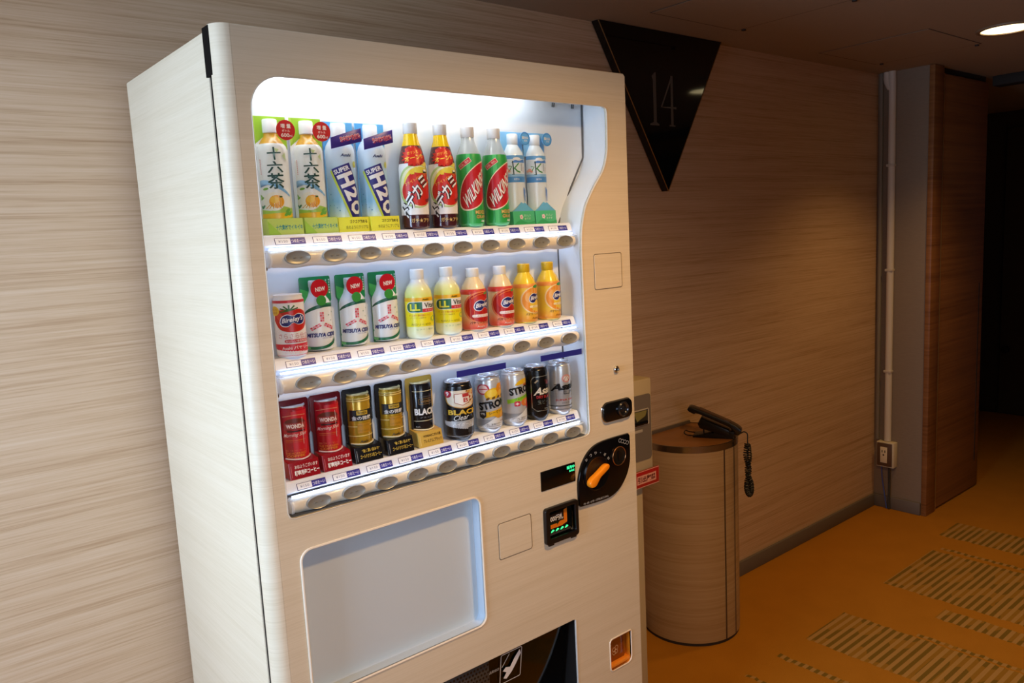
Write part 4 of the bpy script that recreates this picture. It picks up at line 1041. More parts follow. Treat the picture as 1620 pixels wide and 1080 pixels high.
def vitamin():
    t = root('vitamin_drink_bottle')
    R = 0.0275
    prof = [(0, 0.0), (0.023, 0.0), (0.0265, 0.004), (R, 0.010), (R, 0.078), (0.0262, 0.092), (0.021, 0.103), (0.0145, 0.111), (0.0128, 0.117)]
    ym = N('lemon_drink'); sp = ym.node('ShaderNodeSeparateXYZ'); ym.link(ym.obj(), sp.inputs[0])
    ym.link(ym.ramp(ym.math('MULTIPLY', sp.outputs[2], 8.0), [(0.0, lin('f6f8d8')), (0.2, lin('f3f5b0')), (0.62, lin('e6f070')), (0.8, lin('eef3b4')), (0.9, lin('e6ecec'))]), ym.b.inputs['Base Color']); ym.b.inputs['Roughness'].default_value = 0.18
    child('bottle_body', MB().lathe(prof, 32).mesh('bottle_body', ym.m), t)
    child('cap', cap_mesh(0.0138, 0.117, 0.1365, 'eef2f4'), t)
    L = Art(); u9 = R * PI
    L.rect('f4ea1c', -u9, 0.024, u9, 0.081).rect('f0b81c', -u9, 0.074, u9, 0.081)
    L.poly('eef0f2', rrect(-0.0225, 0.05, 0.0515, 0.0735, 0.009, 4)).poly('1f6a44', rrect(-0.0215, 0.003, 0.0525, 0.0725, (0.009, 0, 0, 0.009), 4))
    L.text('e8e83a', 'LL', -0.008, 0.0625, 0.0155, 0.0135, bold=0.04)
    L.rect('f2f2f2', 0.003, 0.059, 0.05, 0.0725).text('33403a', 'Vitamin', 0.021, 0.0655, 0.030, 0.0100, bold=0.03)
    L.rect('d2333c', 0.003, 0.0525, 0.05, 0.059).text('f6dada', 'ホエイイオン', 0.020, 0.0555, 0.026, 0.0036)
    L.text('c8641c', 'すっきり微炭酸ビタミンC', 0.002, 0.0465, 0.040, 0.004).text('a08c20', 'パントテン酸配合', -0.004, 0.0415, 0.024, 0.0028)
    L.text('6c641c', 'カロリーゼロ', 0.0, 0.0285, 0.030, 0.0045).text('3c3a18', 'Asahi', 0.0085, 0.0775, 0.010, 0.0032, bold=0.03)
    L.ring('9cc84a', 0.0215, 0.0385, 0.0045, 0.0018).text('8fb89a', 'ビタミン飲料', 0.006, 0.0185, 0.026, 0.0036)
    child('label', L.mesh('label', on_cyl(prof), 0.004, vstep=(0.0782, 0.0802), us=(1.35, -0.013)), t)
    return t
put(vitamin(), (0.378, 0.448), 1, ('yellow vitamin drink bottle with white cap next to the cider packs',
    'yellow vitamin drink bottle with white cap next to the red apple juice bottle'), 'yellow vitamin drinks on the middle shelf')

def juice(name, red):
    t = root(name)
    R = 0.0268
    prof = [(0, 0.0), (0.0235, 0.0), (0.0258, 0.003), (R, 0.008), (R, 0.082), (0.0245, 0.088), (0.0205, 0.098), (0.0150, 0.106), (0.0128, 0.111)]
    child('bottle_body', MB().lathe(prof, 32).mesh('bottle_body', mat('f0dcb0' if red else 'f2d23c', 0.2)), t)
    child('cap', cap_mesh(0.0138, 0.111, 0.1295, 'f1f1ee' if red else 'd9b31c'), t)
    L = Art(); u9 = R * PI
    if red:
        L.rect('f2e2b0', -u9, 0.002, u9, 0.086)
        for i in range(14): L.rect(('e2553e', 'e56046', 'e86b4c', 'ea7a55', 'ec8a60', 'ee9a6c', 'f0a878', 'f1b684', 'f2c291', 'f2cd9c', 'f2d6a5', 'f2dcab', 'f2e0ae', 'f2e2b0')[i], -u9, 0.002 + i * 0.003, u9, 0.0055 + i * 0.003)
        L.rect('d8443c', -u9, 0.076, u9, 0.086)
        L.ell('e88a5a', 0.012, 0.048, 0.0325, 0.0335).ell('b81a16', 0.013, 0.048, 0.030, 0.031).ell('cf3424', 0.006, 0.056, 0.017, 0.016, rot=40)
        L.line('e4783c', smooth_line([(-0.006, 0.067), (0.004, 0.074), (0.018, 0.077)], 3), 0.002)
        L.ell('5a9a4c', 0.021, 0.077, 0.006, 0.0026, rot=15)
        fruit_logo(L, 0.016, 0.053, 0.036, 10)
        L.rrect('f4e6e6', -0.006, 0.0275, 0.034, 0.0335, 0.0028).text('a03030', 'ふじりんご', 0.014, 0.0305, 0.026, 0.0036)
        L.text('5c1c14', 'バヤリースりんご', 0.010, 0.0165, 0.040, 0.0062, bold=0.02).text('f4d8c8', 'Asahi 100', 0.014, 0.0085, 0.026, 0.0045)
    else:
        L.rect('f2cf3e', -u9, 0.002, u9, 0.088)
        for i in range(8): L.rect(('f0a03c', 'f0a63c', 'f0ac3c', 'f0b23c', 'f0b83d', 'f1be3d', 'f1c43d', 'f2ca3e')[i], -u9, 0.002 + i * 0.003, u9, 0.0055 + i * 0.003)
        L.rect('ee9a48', -u9, 0.077, u9, 0.088)
        L.ell('f4d8a0', 0.009, 0.050, 0.0295, 0.0305).ell('ee9a2e', 0.010, 0.050, 0.0275, 0.0285).ell('f0b25c', -0.002, 0.056, 0.010, 0.012).ell('f2ce3e', 0.014, 0.042, 0.017, 0.018)
        L.ell('3f9a4a', 0.013, 0.0795, 0.0085, 0.0036, rot=5)
        fruit_logo(L, 0.013, 0.055, 0.034, 10)
        L.rrect('f6e8b8', -0.004, 0.033, 0.032, 0.038, 0.002).text('b8782c', 'オレンジ', 0.013, 0.0355, 0.022, 0.0033)
        L.text('6a3c10', 'バヤリースオレンジ', 0.009, 0.0195, 0.042, 0.0055, bold=0.02).text('7a4a18', 'Asahi 100', 0.013, 0.0105, 0.026, 0.0042)
    child('label', L.mesh('label', on_cyl(prof), 0.004, (-u9, 0.002, u9, 0.086), vstep=(0.008, 0.082), us=(1.3, -0.014) if red else (1.2, -0.004)), t)
    return t
put(juice('apple_juice_bottle', True), (0.5155, 0.589), 1, ('red apple juice bottle with white cap beside the yellow vitamin drink',
    'red apple juice bottle with white cap beside the orange juice bottle'), 'apple juice bottles on the middle shelf')
put(juice('orange_juice_bottle', False), (0.6575, 0.7285), 1, ('orange juice bottle with gold cap beside the red apple juice bottle',
    'orange juice bottle with gold cap at the far right of the middle shelf'), 'orange juice bottles on the middle shelf')

def coffee(kind):
    t = root('coffee_can_pack')
    cc, bc, lid = {'red': ('6d0f1c', '9c1322', 'efefef'), 'gold': ('15171c', '15171c', 'e9dca0'), 'black': ('c9a54a', 'd2ae52', 'efe6b4')}[kind]
    card = [(-0.029, 0.0), (0.029, 0.0), (0.029, 0.070), (0.0315, 0.074), (0.0315, 0.136), (0.029, 0.139), (-0.029, 0.139), (-0.0315, 0.136), (-0.0315, 0.074), (-0.029, 0.070)]
    child('backing_card', MB().prism(card, 0.024, 0.026, bev=0.0006).mesh('backing_card', mat(cc, 0.25)), t)
    child('cutout_rim', MB().tube([(x, 0.0238, max(z, 0.0015)) for x, z in card], 0.0009, 5, close=True).mesh('cutout_rim', mat(cc, 0.2)), t)
    R = 0.0235; cy = 0.022
    prof = [(0, 0.024), (0.0215, 0.024), (R, 0.028), (R, 0.124), (0.0215, 0.128), (0.022, 0.1295)]
    body = {'red': 'b01222', 'gold': 'c8a02c', 'black': '121318'}[kind]
    child('can_body', MB().lathe(prof, c=(0, cy, 0), **HALF).mesh('can_body', mat(body, 0.22, 0.35 if kind == 'gold' else 0.0, coat=0.4)), t)
    child('lid', MB().lathe([(0, 0.0288 + 0.1), (0.0205, 0.1288), (0.0222, 0.1308), (0.0226, 0.1295), (0.022, 0.1280)], c=(0, cy, 0), **HALF).mesh('lid', mat(lid, 0.3, 0.3)), t)
    L = Art(); D = '4d0a10'
    if kind == 'red':
        L.rect('c91826', 0.004, 0.028, 0.037, 0.122)
        L.line('d98a6a', smooth_line([(-0.012, 0.112), (0.010, 0.115), (0.030, 0.1135)], 3), 0.0014)
        L.ell('6a2a1c', 0.010, 0.101, 0.018, 0.008).rect('7d1a1c', -0.010, 0.088, 0.031, 0.101).rect('a03a34', -0.009, 0.089, 0.030, 0.100)
        L.text('f2e2dc', 'WONDA', 0.010, 0.0945, 0.031, 0.0078, bold=0.04).rect('3a0c10', -0.004, 0.084, 0.026, 0.0868)
        L.text('f0d2cc', 'Morning Shot', 0.009, 0.078, 0.040, 0.0085, rot=4, shear=0.4, bold=0.01)
        L.rect('d8742c', -0.008, 0.068, 0.026, 0.069).rect('c8642c', -0.008, 0.065, 0.024, 0.0656)
        L.text('e07a4a', '缶コーヒー', 0.008, 0.0500, 0.036, 0.0036).text('e8922c', 'THE MORNING', 0.007, 0.0445, 0.034, 0.004).text('e8922c', 'COFFEE', 0.007, 0.0395, 0.030, 0.0042, bold=0.02)
        L.rect('e8c8c4', 0.0215, 0.060, 0.0223, 0.110)
    elif kind == 'gold':
        for z in (0.120, 0.116, 0.066, 0.0475): L.rect('8f6c18', -0.037, z, 0.037, z + 0.0012).rect('ecd27a', -0.037, z + 0.0012, 0.037, z + 0.003)
        L.rect('17181c', -0.014, 0.079, 0.037, 0.100).line('8f7a3a', [(-0.0125, 0.0805), (-0.0125, 0.0985)], 0.0008)
        L.rect('c8a838', 0.0, 0.0905, 0.020, 0.0985).text('4a3c10', 'WONDA', 0.010, 0.0945, 0.0165, 0.0048, bold=0.03)
        L.text('eef0f0', '金の微糖', 0.009, 0.0845, 0.036, 0.0082, bold=0.01)
        L.rect('b8861c', 0.0, 0.055, 0.024, 0.074).text('8a6a1c', 'EXTRA COFFEE', 0.011, 0.070, 0.022, 0.003).text('8a6a1c', 'GOLD BLEND', 0.011, 0.060, 0.020, 0.003)
        L.text('4a3a10', 'Asahi', 0.0105, 0.0385, 0.015, 0.005, shear=0.3, bold=0.04)
    else:
        for z in (0.112, 0.051): L.rect('d8cfa8', -0.037, z, 0.037, z + 0.0012)
        L.line('8a6a38', rrect(-0.002, 0.028, 0.086, 0.097, 0.001), 0.0008, True).text('9c7a44', 'WONDA', 0.013, 0.0915, 0.022, 0.005, bold=0.02).text('6a6a70', 'THE PREMIUM COFFEE', 0.013, 0.101, 0.028, 0.0025)
        L.text('f4f4f4', 'BLACK', 0.0105, 0.0705, 0.043, 0.0135, bold=0.04).text('8c8e94', 'ブラック', 0.011, 0.0585, 0.026, 0.0032).text('c8c8c8', 'Asahi', -0.006, 0.040, 0.008, 0.0026)
        L.rect('3a3c44', -0.022, 0.028, -0.014, 0.125)
    child('label', L.mesh('label', on_cyl(R, 0, cy), 0.004, (-0.0365, 0.026, 0.0365, 0.127), us={'red': (1.1, -0.018), 'gold': (1.1, -0.015), 'black': (1.1, -0.014)}[kind]), t)
    b = MB().prism([(-0.012, 0.0), (0.0235, 0.0), (0.0235, 0.034), (-0.006, 0.030)], -0.0295, 0.0295, 'yz', bev=0.0012)
    child('base_block', b.mesh('base_block', mat(bc, 0.22)), t)
    rimc = {'red': 'f2e2e2', 'gold': 'e9e2c4', 'black': 'f6ecc4'}[kind]
    child('bottom_rim', MB().tube([(0.0245 * math.sin(a), cy - 0.0245 * math.cos(a), 0.0325 + 0.002 * abs(math.sin(a))) for a in [-1.3 + 2.6 * i / 16 for i in range(17)]], 0.0014, 6).mesh('bottom_rim', mat(rimc, 0.3)), t)
    B = Art()
    if kind == 'red': B.text('f6e6e4', 'おはようございます', 0.004, 0.0215, 0.045, 0.0068, bold=0.02).text('ffffff', '朝専用缶コーヒー', 0.004, 0.0105, 0.048, 0.0095, bold=0.035)
    elif kind == 'gold': B.text('d8b84a', '“強く濃い旨みで”', 0.005, 0.0215, 0.038, 0.0065, bold=0.015).text('d8b84a', 'ゴールドクラス缶コーヒー', 0.004, 0.0115, 0.046, 0.0075, bold=0.015)
    else: B.text('4a3410', 'WONDAのこだわり製', 0.004, 0.0215, 0.042, 0.0062, bold=0.03).text('4a3410', 'プレミアムブラック', 0.004, 0.0115, 0.044, 0.0075, bold=0.02)
    B.line({'red': 'c86a70', 'gold': '8a8c94', 'black': 'f0dc98'}[kind], [(-0.0255, 0.004), (-0.0255, 0.024)], 0.0012)
    child('base_print', B.mesh('base_print', lambda u, v, h: (u, -0.0120 + v * 0.2 - h, v)), t)
    return t
put(coffee('red'), (0.104, 0.170), 2, ('red coffee can pack at the far left of the bottom shelf', 'red coffee can pack beside the gold coffee can on the bottom shelf'), 'red coffee packs on the bottom shelf')
put(coffee('gold'), (0.237, 0.3085), 2, ('gold coffee can on black card beside the red coffee pack', 'gold coffee can on black card beside the black coffee can'), 'gold coffee packs on the bottom shelf')
put(coffee('black'), (0.380,), 2, ('black coffee can on gold card lettered BLACK in white',), None)

def beer(kind, R=0.0280):
    t = root({'black': 'highball_can', 'lemon': 'lemon_cocktail_can', 'grapefruit': 'grapefruit_cocktail_can', 'dark': 'dark_beer_can', 'silver': 'silver_beer_can'}[kind])
    rt = R * 0.86
    prof = [(0, 0.002), (R * .72, 0.002), (R * .78, 0.0), (R * .84, 0.002), (R * .97, 0.009), (R, 0.012), (R, 0.103), (R * .985, 0.108), (R * .93, 0.112), (R * .945, 0.114), (R * .90, 0.116), (R * .90, 0.118), (rt * 1.02, 0.120)]
    base = {'black': ('101114', 0.0), 'lemon': ('d2d5d8', 0.35), 'grapefruit': ('d2d5d8', 0.35), 'dark': ('0b0b0c', 0.1), 'silver': ('cdd0d4', 0.5)}[kind]
    child('can_body', MB().lathe(prof, 40).mesh('can_body', mat(base[0], 0.24, base[1])), t)
    lid = child('lid', MB().lathe([(rt * 1.02, 0.1195), (rt * 1.05, 0.1212), (rt, 0.1222), (rt * .95, 0.1208), (rt * .9, 0.1185), (0, 0.1185)], 40).mesh('lid', mat('d4d4d4', 0.22, 0.9)), t)
    child('pull_tab', MB().prism(smooth_line([(-0.004, -0.006), (0.004, -0.006), (0.0055, 0.004), (0, 0.009), (-0.0055, 0.004), (-0.004, -0.006)], 3)[:-1], 0.1192, 0.1202, 'xy').mesh('pull_tab', M_STEEL), lid)
    L = Art(); u9 = R * PI
    if kind == 'black':
        SIL = mat('c6c8cb', 0.25, 0.3)
        L.poly(SIL, [(-u9, 0.008), (u9, 0.008), (u9, 0.046), (-u9, 0.046)])
        L.poly('121316', [(-u9, 0.040), (-0.012, 0.040), (-0.012, 0.046), (u9, 0.046), (u9, 0.05), (-u9, 0.05)])
        L.rect('3a3c40', 0.0, 0.010, u9, 0.026)
        sh = smooth_line([(-0.026, 0.104), (-0.026, 0.086), (-0.018, 0.074), (0.008, 0.067), (0.032, 0.074), (0.040, 0.088), (0.040, 0.104), (0.008, 0.108), (-0.026, 0.104)], 4)[:-1]
        L.poly('b8863a', sh).poly('e4d8c0', [(0.007 + (u - 0.007) * 0.92, 0.088 + (v - 0.088) * 0.92) for u, v in sh])
        rr = random.Random(5)
        for col in ('c87a2a', 'd8a24a', 'b8402a', '8a5a2a', 'e0c070'):
            L.many(col, [circle(rr.uniform(0.012, 0.034), rr.uniform(0.076, 0.103), rr.uniform(.001, .003), n=7) for _ in range(9)])
        L.poly('f0ece2', [(-0.008, 0.098), (0.018, 0.099), (0.018, 0.080), (0.005, 0.074), (-0.008, 0.080)]).line('a03a2a', [(-0.008, 0.098), (0.018, 0.099), (0.018, 0.080), (0.005, 0.074), (-0.008, 0.080)], 0.0012, True)
        L.box('b83a3a', 0.011, 0.0945, 0.012, 0.007, 5).text('b83a3a', 'B', 0.011, 0.0845, 0.009, 0.009, bold=0.02)
        L.ell('b02a3a', -0.021, 0.098, 0.0078).text('f4e8e8', '9', -0.021, 0.098, 0.006, 0.0095, bold=0.01)
        L.text('d9b23a', 'BLACK', 0.008, 0.0595, 0.058, 0.011, bold=0.04)
        L.text('e6e6e6', 'Clear', 0.002, 0.0485, 0.026, 0.0105, shear=0.4, rot=6).rect('c8c8c8', -0.016, 0.0405, 0.035, 0.0412).text('e6e6e6', 'ハイボール', 0.004, 0.034, 0.034, 0.0075, shear=0.15)
    elif kind in ('lemon', 'grapefruit'):
        lem = kind == 'lemon'
        L.poly('8e9195', [(-0.06, 0.008), (0.06, 0.008), (0.06, 0.030), (0.03, 0.034), (-0.01, 0.028), (-0.06, 0.03)])
        L.poly('dfe1e2', [(-0.022, 0.010), (0.05, 0.010), (0.05, 0.034), (0.014, 0.036), (0.0, 0.026)])
        if lem:
            L.ell('c03a50', -0.012, 0.0945, 0.0115, 0.0115).ell('f0d8dc', -0.012, 0.0945, 0.0085, 0.009).rect('c03a50', -0.0195, 0.0935, -0.0045, 0.0958)
            L.ell('e0b41c', 0.006, 0.084, 0.016, 0.012, rot=20).ell('efd04a', 0.004, 0.085, 0.010, 0.008, rot=20).ell('e0941c', 0.026, 0.094, 0.014, 0.016).ell('e8b43a', 0.024, 0.082, 0.010, 0.009)
            for u in (-0.004, 0.006, 0.016, 0.026): L.ell('6a4a1c', u, 0.074 + u * 0.15, 0.004, 0.0025, rot=40, n=8)
            zt, bandc = 0.058, 'd9a81c'
        else:
            L.poly('e0b41c', smooth_line([(-0.010, 0.090), (-0.002, 0.100), (0.012, 0.104), (0.026, 0.102), (0.034, 0.092), (0.016, 0.093), (-0.010, 0.090)], 3)[:-1]).ell('b8641c', 0.014, 0.090, 0.006, 0.003)
            zt, bandc = 0.077, '8ac62a'
        L.text('15161a', 'STRONG', 0.012, zt + 0.004, 0.066, 0.0170, rot=9, bold=0.05)
        if lem:
            L.box(bandc, 0.016, 0.043, 0.056, 0.0120, 10).text('3a3410', 'シークヮーサー', 0.018, 0.045, 0.044, 0.006, rot=10, bold=0.02)
            L.poly('1a1c20', [(-0.020, 0.046), (-0.008, 0.048), (-0.008, 0.036), (-0.0135, 0.030), (-0.020, 0.035)]).text('e8e8e8', '9%', -0.014, 0.041, 0.008, 0.005)
            L.poly('d9a030', [(0.004, 0.036), (0.05, 0.043), (0.05, 0.032), (0.012, 0.030)])
        else:
            L.box(bandc, 0.008, 0.062, 0.085, 0.0090, 10).text('3c5a14', 'グレープフルーツ', 0.012, 0.0635, 0.048, 0.0055, rot=10, bold=0.02)
            L.rrect('c03a48', -0.012, 0.044, -0.0005, 0.0555, 0.003).rect('f0dcdc', -0.0095, 0.0485, -0.003, 0.0505).rect('f0dcdc', -0.0073, 0.0465, -0.0053, 0.0525)
            L.ell('d8783a', 0.013, 0.051, 0.012, 0.009).ell('e09a5a', 0.015, 0.052, 0.0065, 0.006).ell('d24848', 0.026, 0.046, 0.012, 0.012)
            L.poly('d98a5a', [(0.024, 0.036), (0.045, 0.05), (0.045, 0.014), (0.036, 0.02)])
        L.text('5a5c60', '−196° 果実のチューハイ', 0.010, 0.018, 0.044, 0.0042, rot=3).text('8a4a4a', 'Asahi', 0.022, 0.0235, 0.010, 0.0035)
    elif kind == 'dark':
        F = mat('b8b4a4', 0.25, 0.8)
        fr = [(-0.017, 0.092), (-0.012, 0.099), (0.030, 0.101), (0.036, 0.095), (0.036, 0.030), (0.030, 0.0225), (-0.008, 0.0215), (-0.017, 0.030)]
        L.line(F, fr, 0.0018, True)
        L.poly('4a1c1c', [(0.010, 0.092), (0.024, 0.090), (0.030, 0.078), (0.014, 0.080)]).ell('6a2424', 0.020, 0.085, 0.006, 0.005)
        L.text('d8d0c0', 'Asahi', 0.012, 0.068, 0.046, 0.0165, rot=6, shear=0.45, bold=0.03).line('a89c84', [(-0.010, 0.086), (-0.004, 0.092)], 0.003)
        L.text('a82a2a', 'DRY BLACK', 0.010, 0.0535, 0.036, 0.0068, bold=0.03).text('5a625c', '生ビール', 0.010, 0.042, 0.032, 0.0095).text('9a9a94', '非熱処理', 0.014, 0.026, 0.014, 0.0028)
    else:
        for z in (0.0535, 0.050, 0.0465, 0.043, 0.0395): L.rect('8a8c90', -u9, z, u9, z + 0.0009)
        L.rect('4a4c50', -u9, 0.0195, u9, 0.0215).rect('6a6c70', -u9, 0.012, u9, 0.0135)
        L.ell('c08a84', 0.012, 0.084, 0.0095, 0.0095).ell('cfc8c4', 0.012, 0.084, 0.006, 0.006).line('8a4a44', [(0.006, 0.078), (0.012, 0.090), (0.018, 0.078)], 0.0012)
        L.text('15161a', 'Asahi', 0.013, 0.066, 0.060, 0.0165, rot=4, shear=0.45, bold=0.05)
        L.line('2a2c30', rrect(0.006, 0.018, 0.048, 0.058, 0.001), 0.0012, True).text('2a2c30', '生', 0.0095, 0.053, 0.005, 0.007).text('2a2c30', '辛口', 0.0245, 0.053, 0.010, 0.006)
        L.text('a03a34', 'SUPER DRY', 0.010, 0.0345, 0.040, 0.0045, bold=0.02).text('6a6a6e', 'BEER', 0.010, 0.0275, 0.016, 0.0035)
        L.rect('2a2c30', -0.012, 0.070, -0.002, 0.0712)
    child('printed_label', L.mesh('printed_label', on_cyl(prof), 0.0035, (-u9, 0.008, u9, 0.105), rough=0.25, us={'black': (1.25, -0.016), 'lemon': (1.25, -0.014), 'grapefruit': (1.2, -0.004), 'dark': (1.2, -0.010), 'silver': (1.25, -0.018)}[kind]), t)
    return t
put(beer('black', 0.0305), (0.460,), 2, ('black highball can lettered BLACK with a shield and number 9 badge',), None)
put(beer('lemon'), (0.5395,), 2, ('silver can lettered STRONG with yellow fruit and yellow band',), None)
put(beer('grapefruit'), (0.611,), 2, ('silver can lettered STRONG with green band and pink fruit',), None)
put(beer('dark'), (0.6775,), 2, ('black beer can with silver octagonal border',), None)
put(beer('silver'), (0.750,), 2, ('plain silver beer can at the far right of the bottom shelf',), None)

# ------------------------------------------------------------------ card vending box beside the machine
kb = thing('card_machine', 'beige upright card vending box with red notice, right behind the drink machine', 'ticket machine', (1.10, -0.23, 0))
KX0, KX1, KY = 0.985, 1.232, -0.40
M_KB = mat('b9a782', 0.5)
part('housing', MB().box(KX0, KX1, KY, -0.05, 0.735, 1.049, 0.006), M_KB, kb)
part('pedestal', MB().box(KX0 + 0.01, 1.197, KY + 0.012, -0.06, 0.015, 0.735, 0.004), M_KB, kb)
part('base_plate', MB().box(KX0 + 0.0, 1.205, KY + 0.0, -0.05, 0.0, 0.015, 0.003), M_BLACKM, kb)
fp = MB(); fp.add(plate(rrect(KX0 + .02, KX1 - 0.008, 0.815, 1.005, 0.010), [rrect(1.085, 1.212, 0.918, 0.962, 0.002)], KY - 0.003, 0.0045, 0.001), 0)
part('front_panel', fp, mat('6b6258', 0.45), kb)
slot = part('card_slot', MB().box(1.085, 1.212, KY - 0.0012, KY - 0.0004, 0.918, 0.962), mat('2b2822', 0.4), kb)
part('slot_frame', MB().tube([(x, KY - 0.0032, z) for x, z in rrect(1.085, 1.212, 0.918, 0.962, 0.002)], 0.0022, 6, close=True), mat('a39a8a', 0.35), slot)
part('slot_card', MB().prism([(1.165, 0.930), (1.200, 0.942), (1.208, 0.958), (1.150, 0.958)], KY - 0.0024, KY - 0.0012), mat('7a7340', 0.5), slot)
part('slot_tongue', MB().box(1.088, 1.206, KY - 0.008, KY - 0.001, 0.9185, 0.929, 0.002), M_BLACK, slot)
part('caption', MB().box(1.11, 1.185, KY - 0.0042, KY - 0.0028, 0.898, 0.906, 0.0005), mat('a89f90', 0.5), kb)
nb = part('notice', MB().box(1.06, 1.246, KY - 0.0085, KY - 0.0055, 0.738, 0.787, 0.0006), mat('a81e1a', 0.4), kb, 'red notice plate')
na = Art().line('d8a898', [(1.0615, 0.7395), (1.2445, 0.7395), (1.2445, 0.7855), (1.0615, 0.7855)], 0.0018, True)
na.rect('d69a88', 1.15, 0.749, 1.232, 0.774)
na.text('5a1410', '引出厳禁', 1.191, 0.7615, 0.076, 0.018, bold=0.03)
part('notice_print', na.mesh('notice_print', on_plane(KY - 0.0085)), None, nb)
for x in (1.09, 1.20):
    part('bracket', MB().box(x - 0.006, x + 0.006, KY - 0.0062, KY + 0.001, 0.745, 0.78), M_KB, kb)

# ------------------------------------------------------------------ round wood bin with a metal rim
bx, by, br, bz = 1.763, -0.107, 0.1765, 0.725
rb = thing('pedestal_cabinet', 'half-round wood cabinet with metal rim carrying the phone', 'cabinet', (bx, -0.12, 0))
am = math.acos(-0.095 / br) if False else math.acos(max(-1, min(1, -(0.107 - 0.004) / br)))     # where the drum meets the wall plane
def drum(r, cut=-0.004, n=48):
    a1 = math.acos(max(-1.0, min(1.0, -(-cut + by) / r))) if False else PI - math.acos((cut - by) / r)
    return [(bx + r * math.sin(-a1 + 2 * a1 * i / n), by - r * math.cos(-a1 + 2 * a1 * i / n)) for i in range(n + 1)]
part('body', MB().prism(drum(br), 0.012, bz - 0.022, 'xy', smooth=True), M_BIN, rb)
part('plinth', MB().prism(drum(br - 0.003), 0.0, 0.012, 'xy', smooth=True), M_DARK, rb)
part('top_board', MB().prism(drum(br - 0.004), bz - 0.022, bz - 0.002, 'xy', smooth=True), wood('top_laminate', '9c6a3a', '8f5e30', '7a4d25', 110, 12, 0.3, 0.5), rb)
rm = MB()
ro, ri = drum(br + 0.0012), drum(br - 0.004)
n = len(ro)
vs = [(x, y, bz - 0.022) for x, y in ro] + [(x, y, bz) for x, y in ro] + [(x, y, bz) for x, y in ri] + [(x, y, bz - 0.022) for x, y in ri]
fs = []
for i in range(n - 1):
    for k in range(4): fs.append((k * n + i, k * n + i + 1, ((k + 1) % 4) * n + i + 1, ((k + 1) % 4) * n + i))
rm.quads(vs, fs, 0, True)
part('front_rim', rm, mat('8d857b', 0.22, 0.95), rb)
part('back_rim', MB().box(ro[0][0] + 0.004, ro[-1][0] - 0.004, -0.0125, -0.004, bz - 0.004, bz + 0.010, 0.0015), mat('857b6e', 0.4, 0.6), rb)
for ad in (262, 281):
    a = math.radians(ad); ux, uy = math.cos(a), math.sin(a); tx, ty = -uy, ux
    m = Matrix(((tx, ux, 0, bx + ux * br), (ty, uy, 0, by + uy * br), (0, 0, 1, 0), (0, 0, 0, 1)))
    part('edge_strip', MB().box(-0.0022, 0.0022, -0.003, 0.0016, 0.012, bz - 0.022, mtx=m).box(0.0022, 0.0042, -0.003, 0.0005, 0.012, bz - 0.022, mi=1, mtx=m), [mat('6f655a', 0.3, 0.7), mat('2a1a10', 0.6)], rb)

# ------------------------------------------------------------------ phone on the cabinet
ph = thing('phone', 'black handset phone propped on the round wood cabinet', 'phone', (1.80, -0.19, bz))
PB = Vector((1.838, -0.268, bz + 0.020)); PT = Vector((1.757, -0.128, bz + 0.088))
dv = (PT - PB).normalized(); sd = dv.cross(Vector((0, 0, 1))).normalized(); up = sd.cross(dv).normalized()
PM = Matrix(((dv.x, sd.x, up.x, PB.x), (dv.y, sd.y, up.y, PB.y), (dv.z, sd.z, up.z, PB.z), (0, 0, 0, 1)))
PL = (PT - PB).length
M_PH = mat('0f0e0e', 0.3)
# base shell: wedge under the handset
part('phone_base', MB().prism([(0.02, -0.014), (0.03, -0.024), (PL * 0.70, -0.036), (PL * 0.77, -0.024), (PL * 0.76, -0.001), (0.03, -0.001)], -0.030, 0.030, 'xz', bev=0.003, mtx=PM), M_PH, ph)
# flat foot under the shell
fq = Vector((1.765, -0.136, bz)); fe = Vector((1.832, -0.262, bz)); fd = (fe - fq); fl = fd.length; fd.normalize()
FM = Matrix(((fd.x, -fd.y, 0, fq.x), (fd.y, fd.x, 0, fq.y), (0, 0, 1, fq.z), (0, 0, 0, 1)))
part('foot', MB().prism([(0.0, 0.0005), (fl, 0.0005), (fl * 1.0, 0.024), (fl * 0.86, 0.028), (0.0, 0.006)], -0.028, 0.028, 'xz', bev=0.002, mtx=FM), M_PH, ph)
wires = MB().tube(smooth_line([tuple(FM @ Vector(p)) for p in ((0.02, 0.022, 0.004), (-0.02, 0.024, 0.006), (-0.032, 0.016, 0.012), (-0.032, -0.016, 0.012), (-0.02, -0.024, 0.006), (0.02, -0.022, 0.004))], 4), 0.0022, 8)
part('wire_loop', wires, mat('2a2522', 0.3, 0.6), ph)
lg = PM @ Vector((PL * 0.66, 0, -0.024))
part('prop_leg', MB().cyl((lg.x, lg.y, bz + 0.003), tuple(lg), 0.0026), mat('2a2522', 0.3, 0.6), ph)
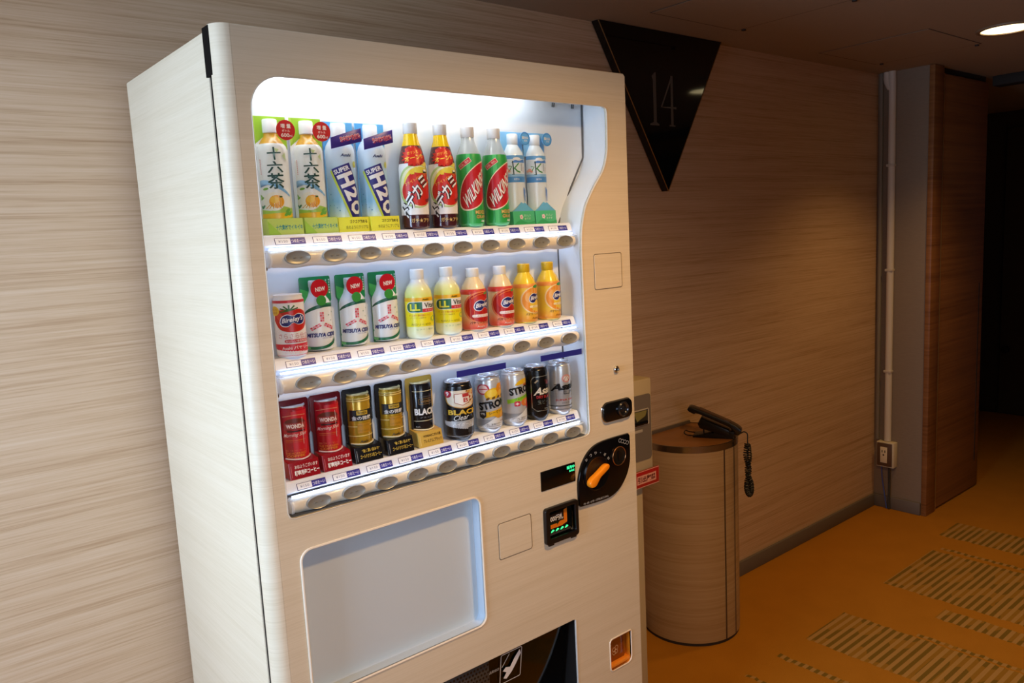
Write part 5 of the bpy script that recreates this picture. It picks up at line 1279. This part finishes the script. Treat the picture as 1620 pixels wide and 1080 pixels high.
hs = MB().prism(smooth_line([(-0.012, 0.002), (-0.010, 0.014), (0.010, 0.021), (0.05, 0.0235), (0.11, 0.0235), (PL - 0.02, 0.022), (PL + 0.004, 0.020), (PL + 0.012, 0.012), (PL + 0.008, 0.003), (PL - 0.016, 0.001), (PL - 0.030, 0.008), (0.05, 0.009), (0.026, 0.006), (0.012, -0.006), (-0.006, -0.008), (-0.012, 0.002)], 3)[:-1], -0.0235, 0.0235, 'xz', bev=0.004, mtx=PM)
part('handset', hs, mat('131110', 0.28), ph)
part('handset_sheen', MB().box(0.035, PL - 0.025, -0.019, 0.019, 0.0222, 0.0248, 0.001, mtx=PM), mat('3a2417', 0.25), ph)  # brown colour stands in for the reflection on the handset's upper face
# coiled cord: from the mouthpiece over the rim, doubled bundle hanging at the side
cpts = [tuple(PM @ Vector((-0.012, 0.0, -0.002))), (1.850, -0.287, bz + 0.020), (1.856, -0.296, bz + 0.012), (1.853, -0.2985, bz - 0.01), (1.852, -0.300, 0.69)]
part('cord', MB().tube(smooth_line(cpts, 5), 0.0022, 8), M_BLACKM, ph)
def coil(path, R_, turns, r):
    sm = smooth_line(path, 40); out = []
    for i, p in enumerate(sm):
        t = Vector(sm[min(i + 1, len(sm) - 1)]) - Vector(sm[max(i - 1, 0)]); t.normalize()
        x = t.cross(Vector((0.3, 0.9, 0.1))).normalized(); y = t.cross(x); a = 2 * PI * turns * i / len(sm)
        out.append(tuple(Vector(p) + (x * math.cos(a) + y * math.sin(a)) * R_))
    return MB().tube(out, r, 5)
cc = Vector((1.852, -0.300, 0))
loop1 = [(cc.x - .004, cc.y, 0.705), (cc.x - .009, cc.y + .002, 0.66), (cc.x + .004, cc.y - .002, 0.61), (cc.x - .008, cc.y, 0.565), (cc.x - .007, cc.y, 0.535), (cc.x + .003, cc.y - .003, 0.518), (cc.x + .014, cc.y - .004, 0.53), (cc.x + .013, cc.y - .003, 0.56), (cc.x - .002, cc.y + .002, 0.605), (cc.x + .010, cc.y, 0.65), (cc.x + .002, cc.y, 0.70)]
part('coiled_cord', coil(loop1, 0.0072, 62, 0.0027), M_BLACKM, ph)
part('cord_tie', MB().tube([(cc.x - 0.001 + 0.011 * math.cos(t), cc.y + 0.009 * math.sin(t), 0.690) for t in [2 * PI * i / 12 for i in range(12)]], 0.003, 6, close=True), M_BLACKM, ph)

# strip helper properties used only while building
for o in C.objects:
    if '_base' in o: del o['_base']
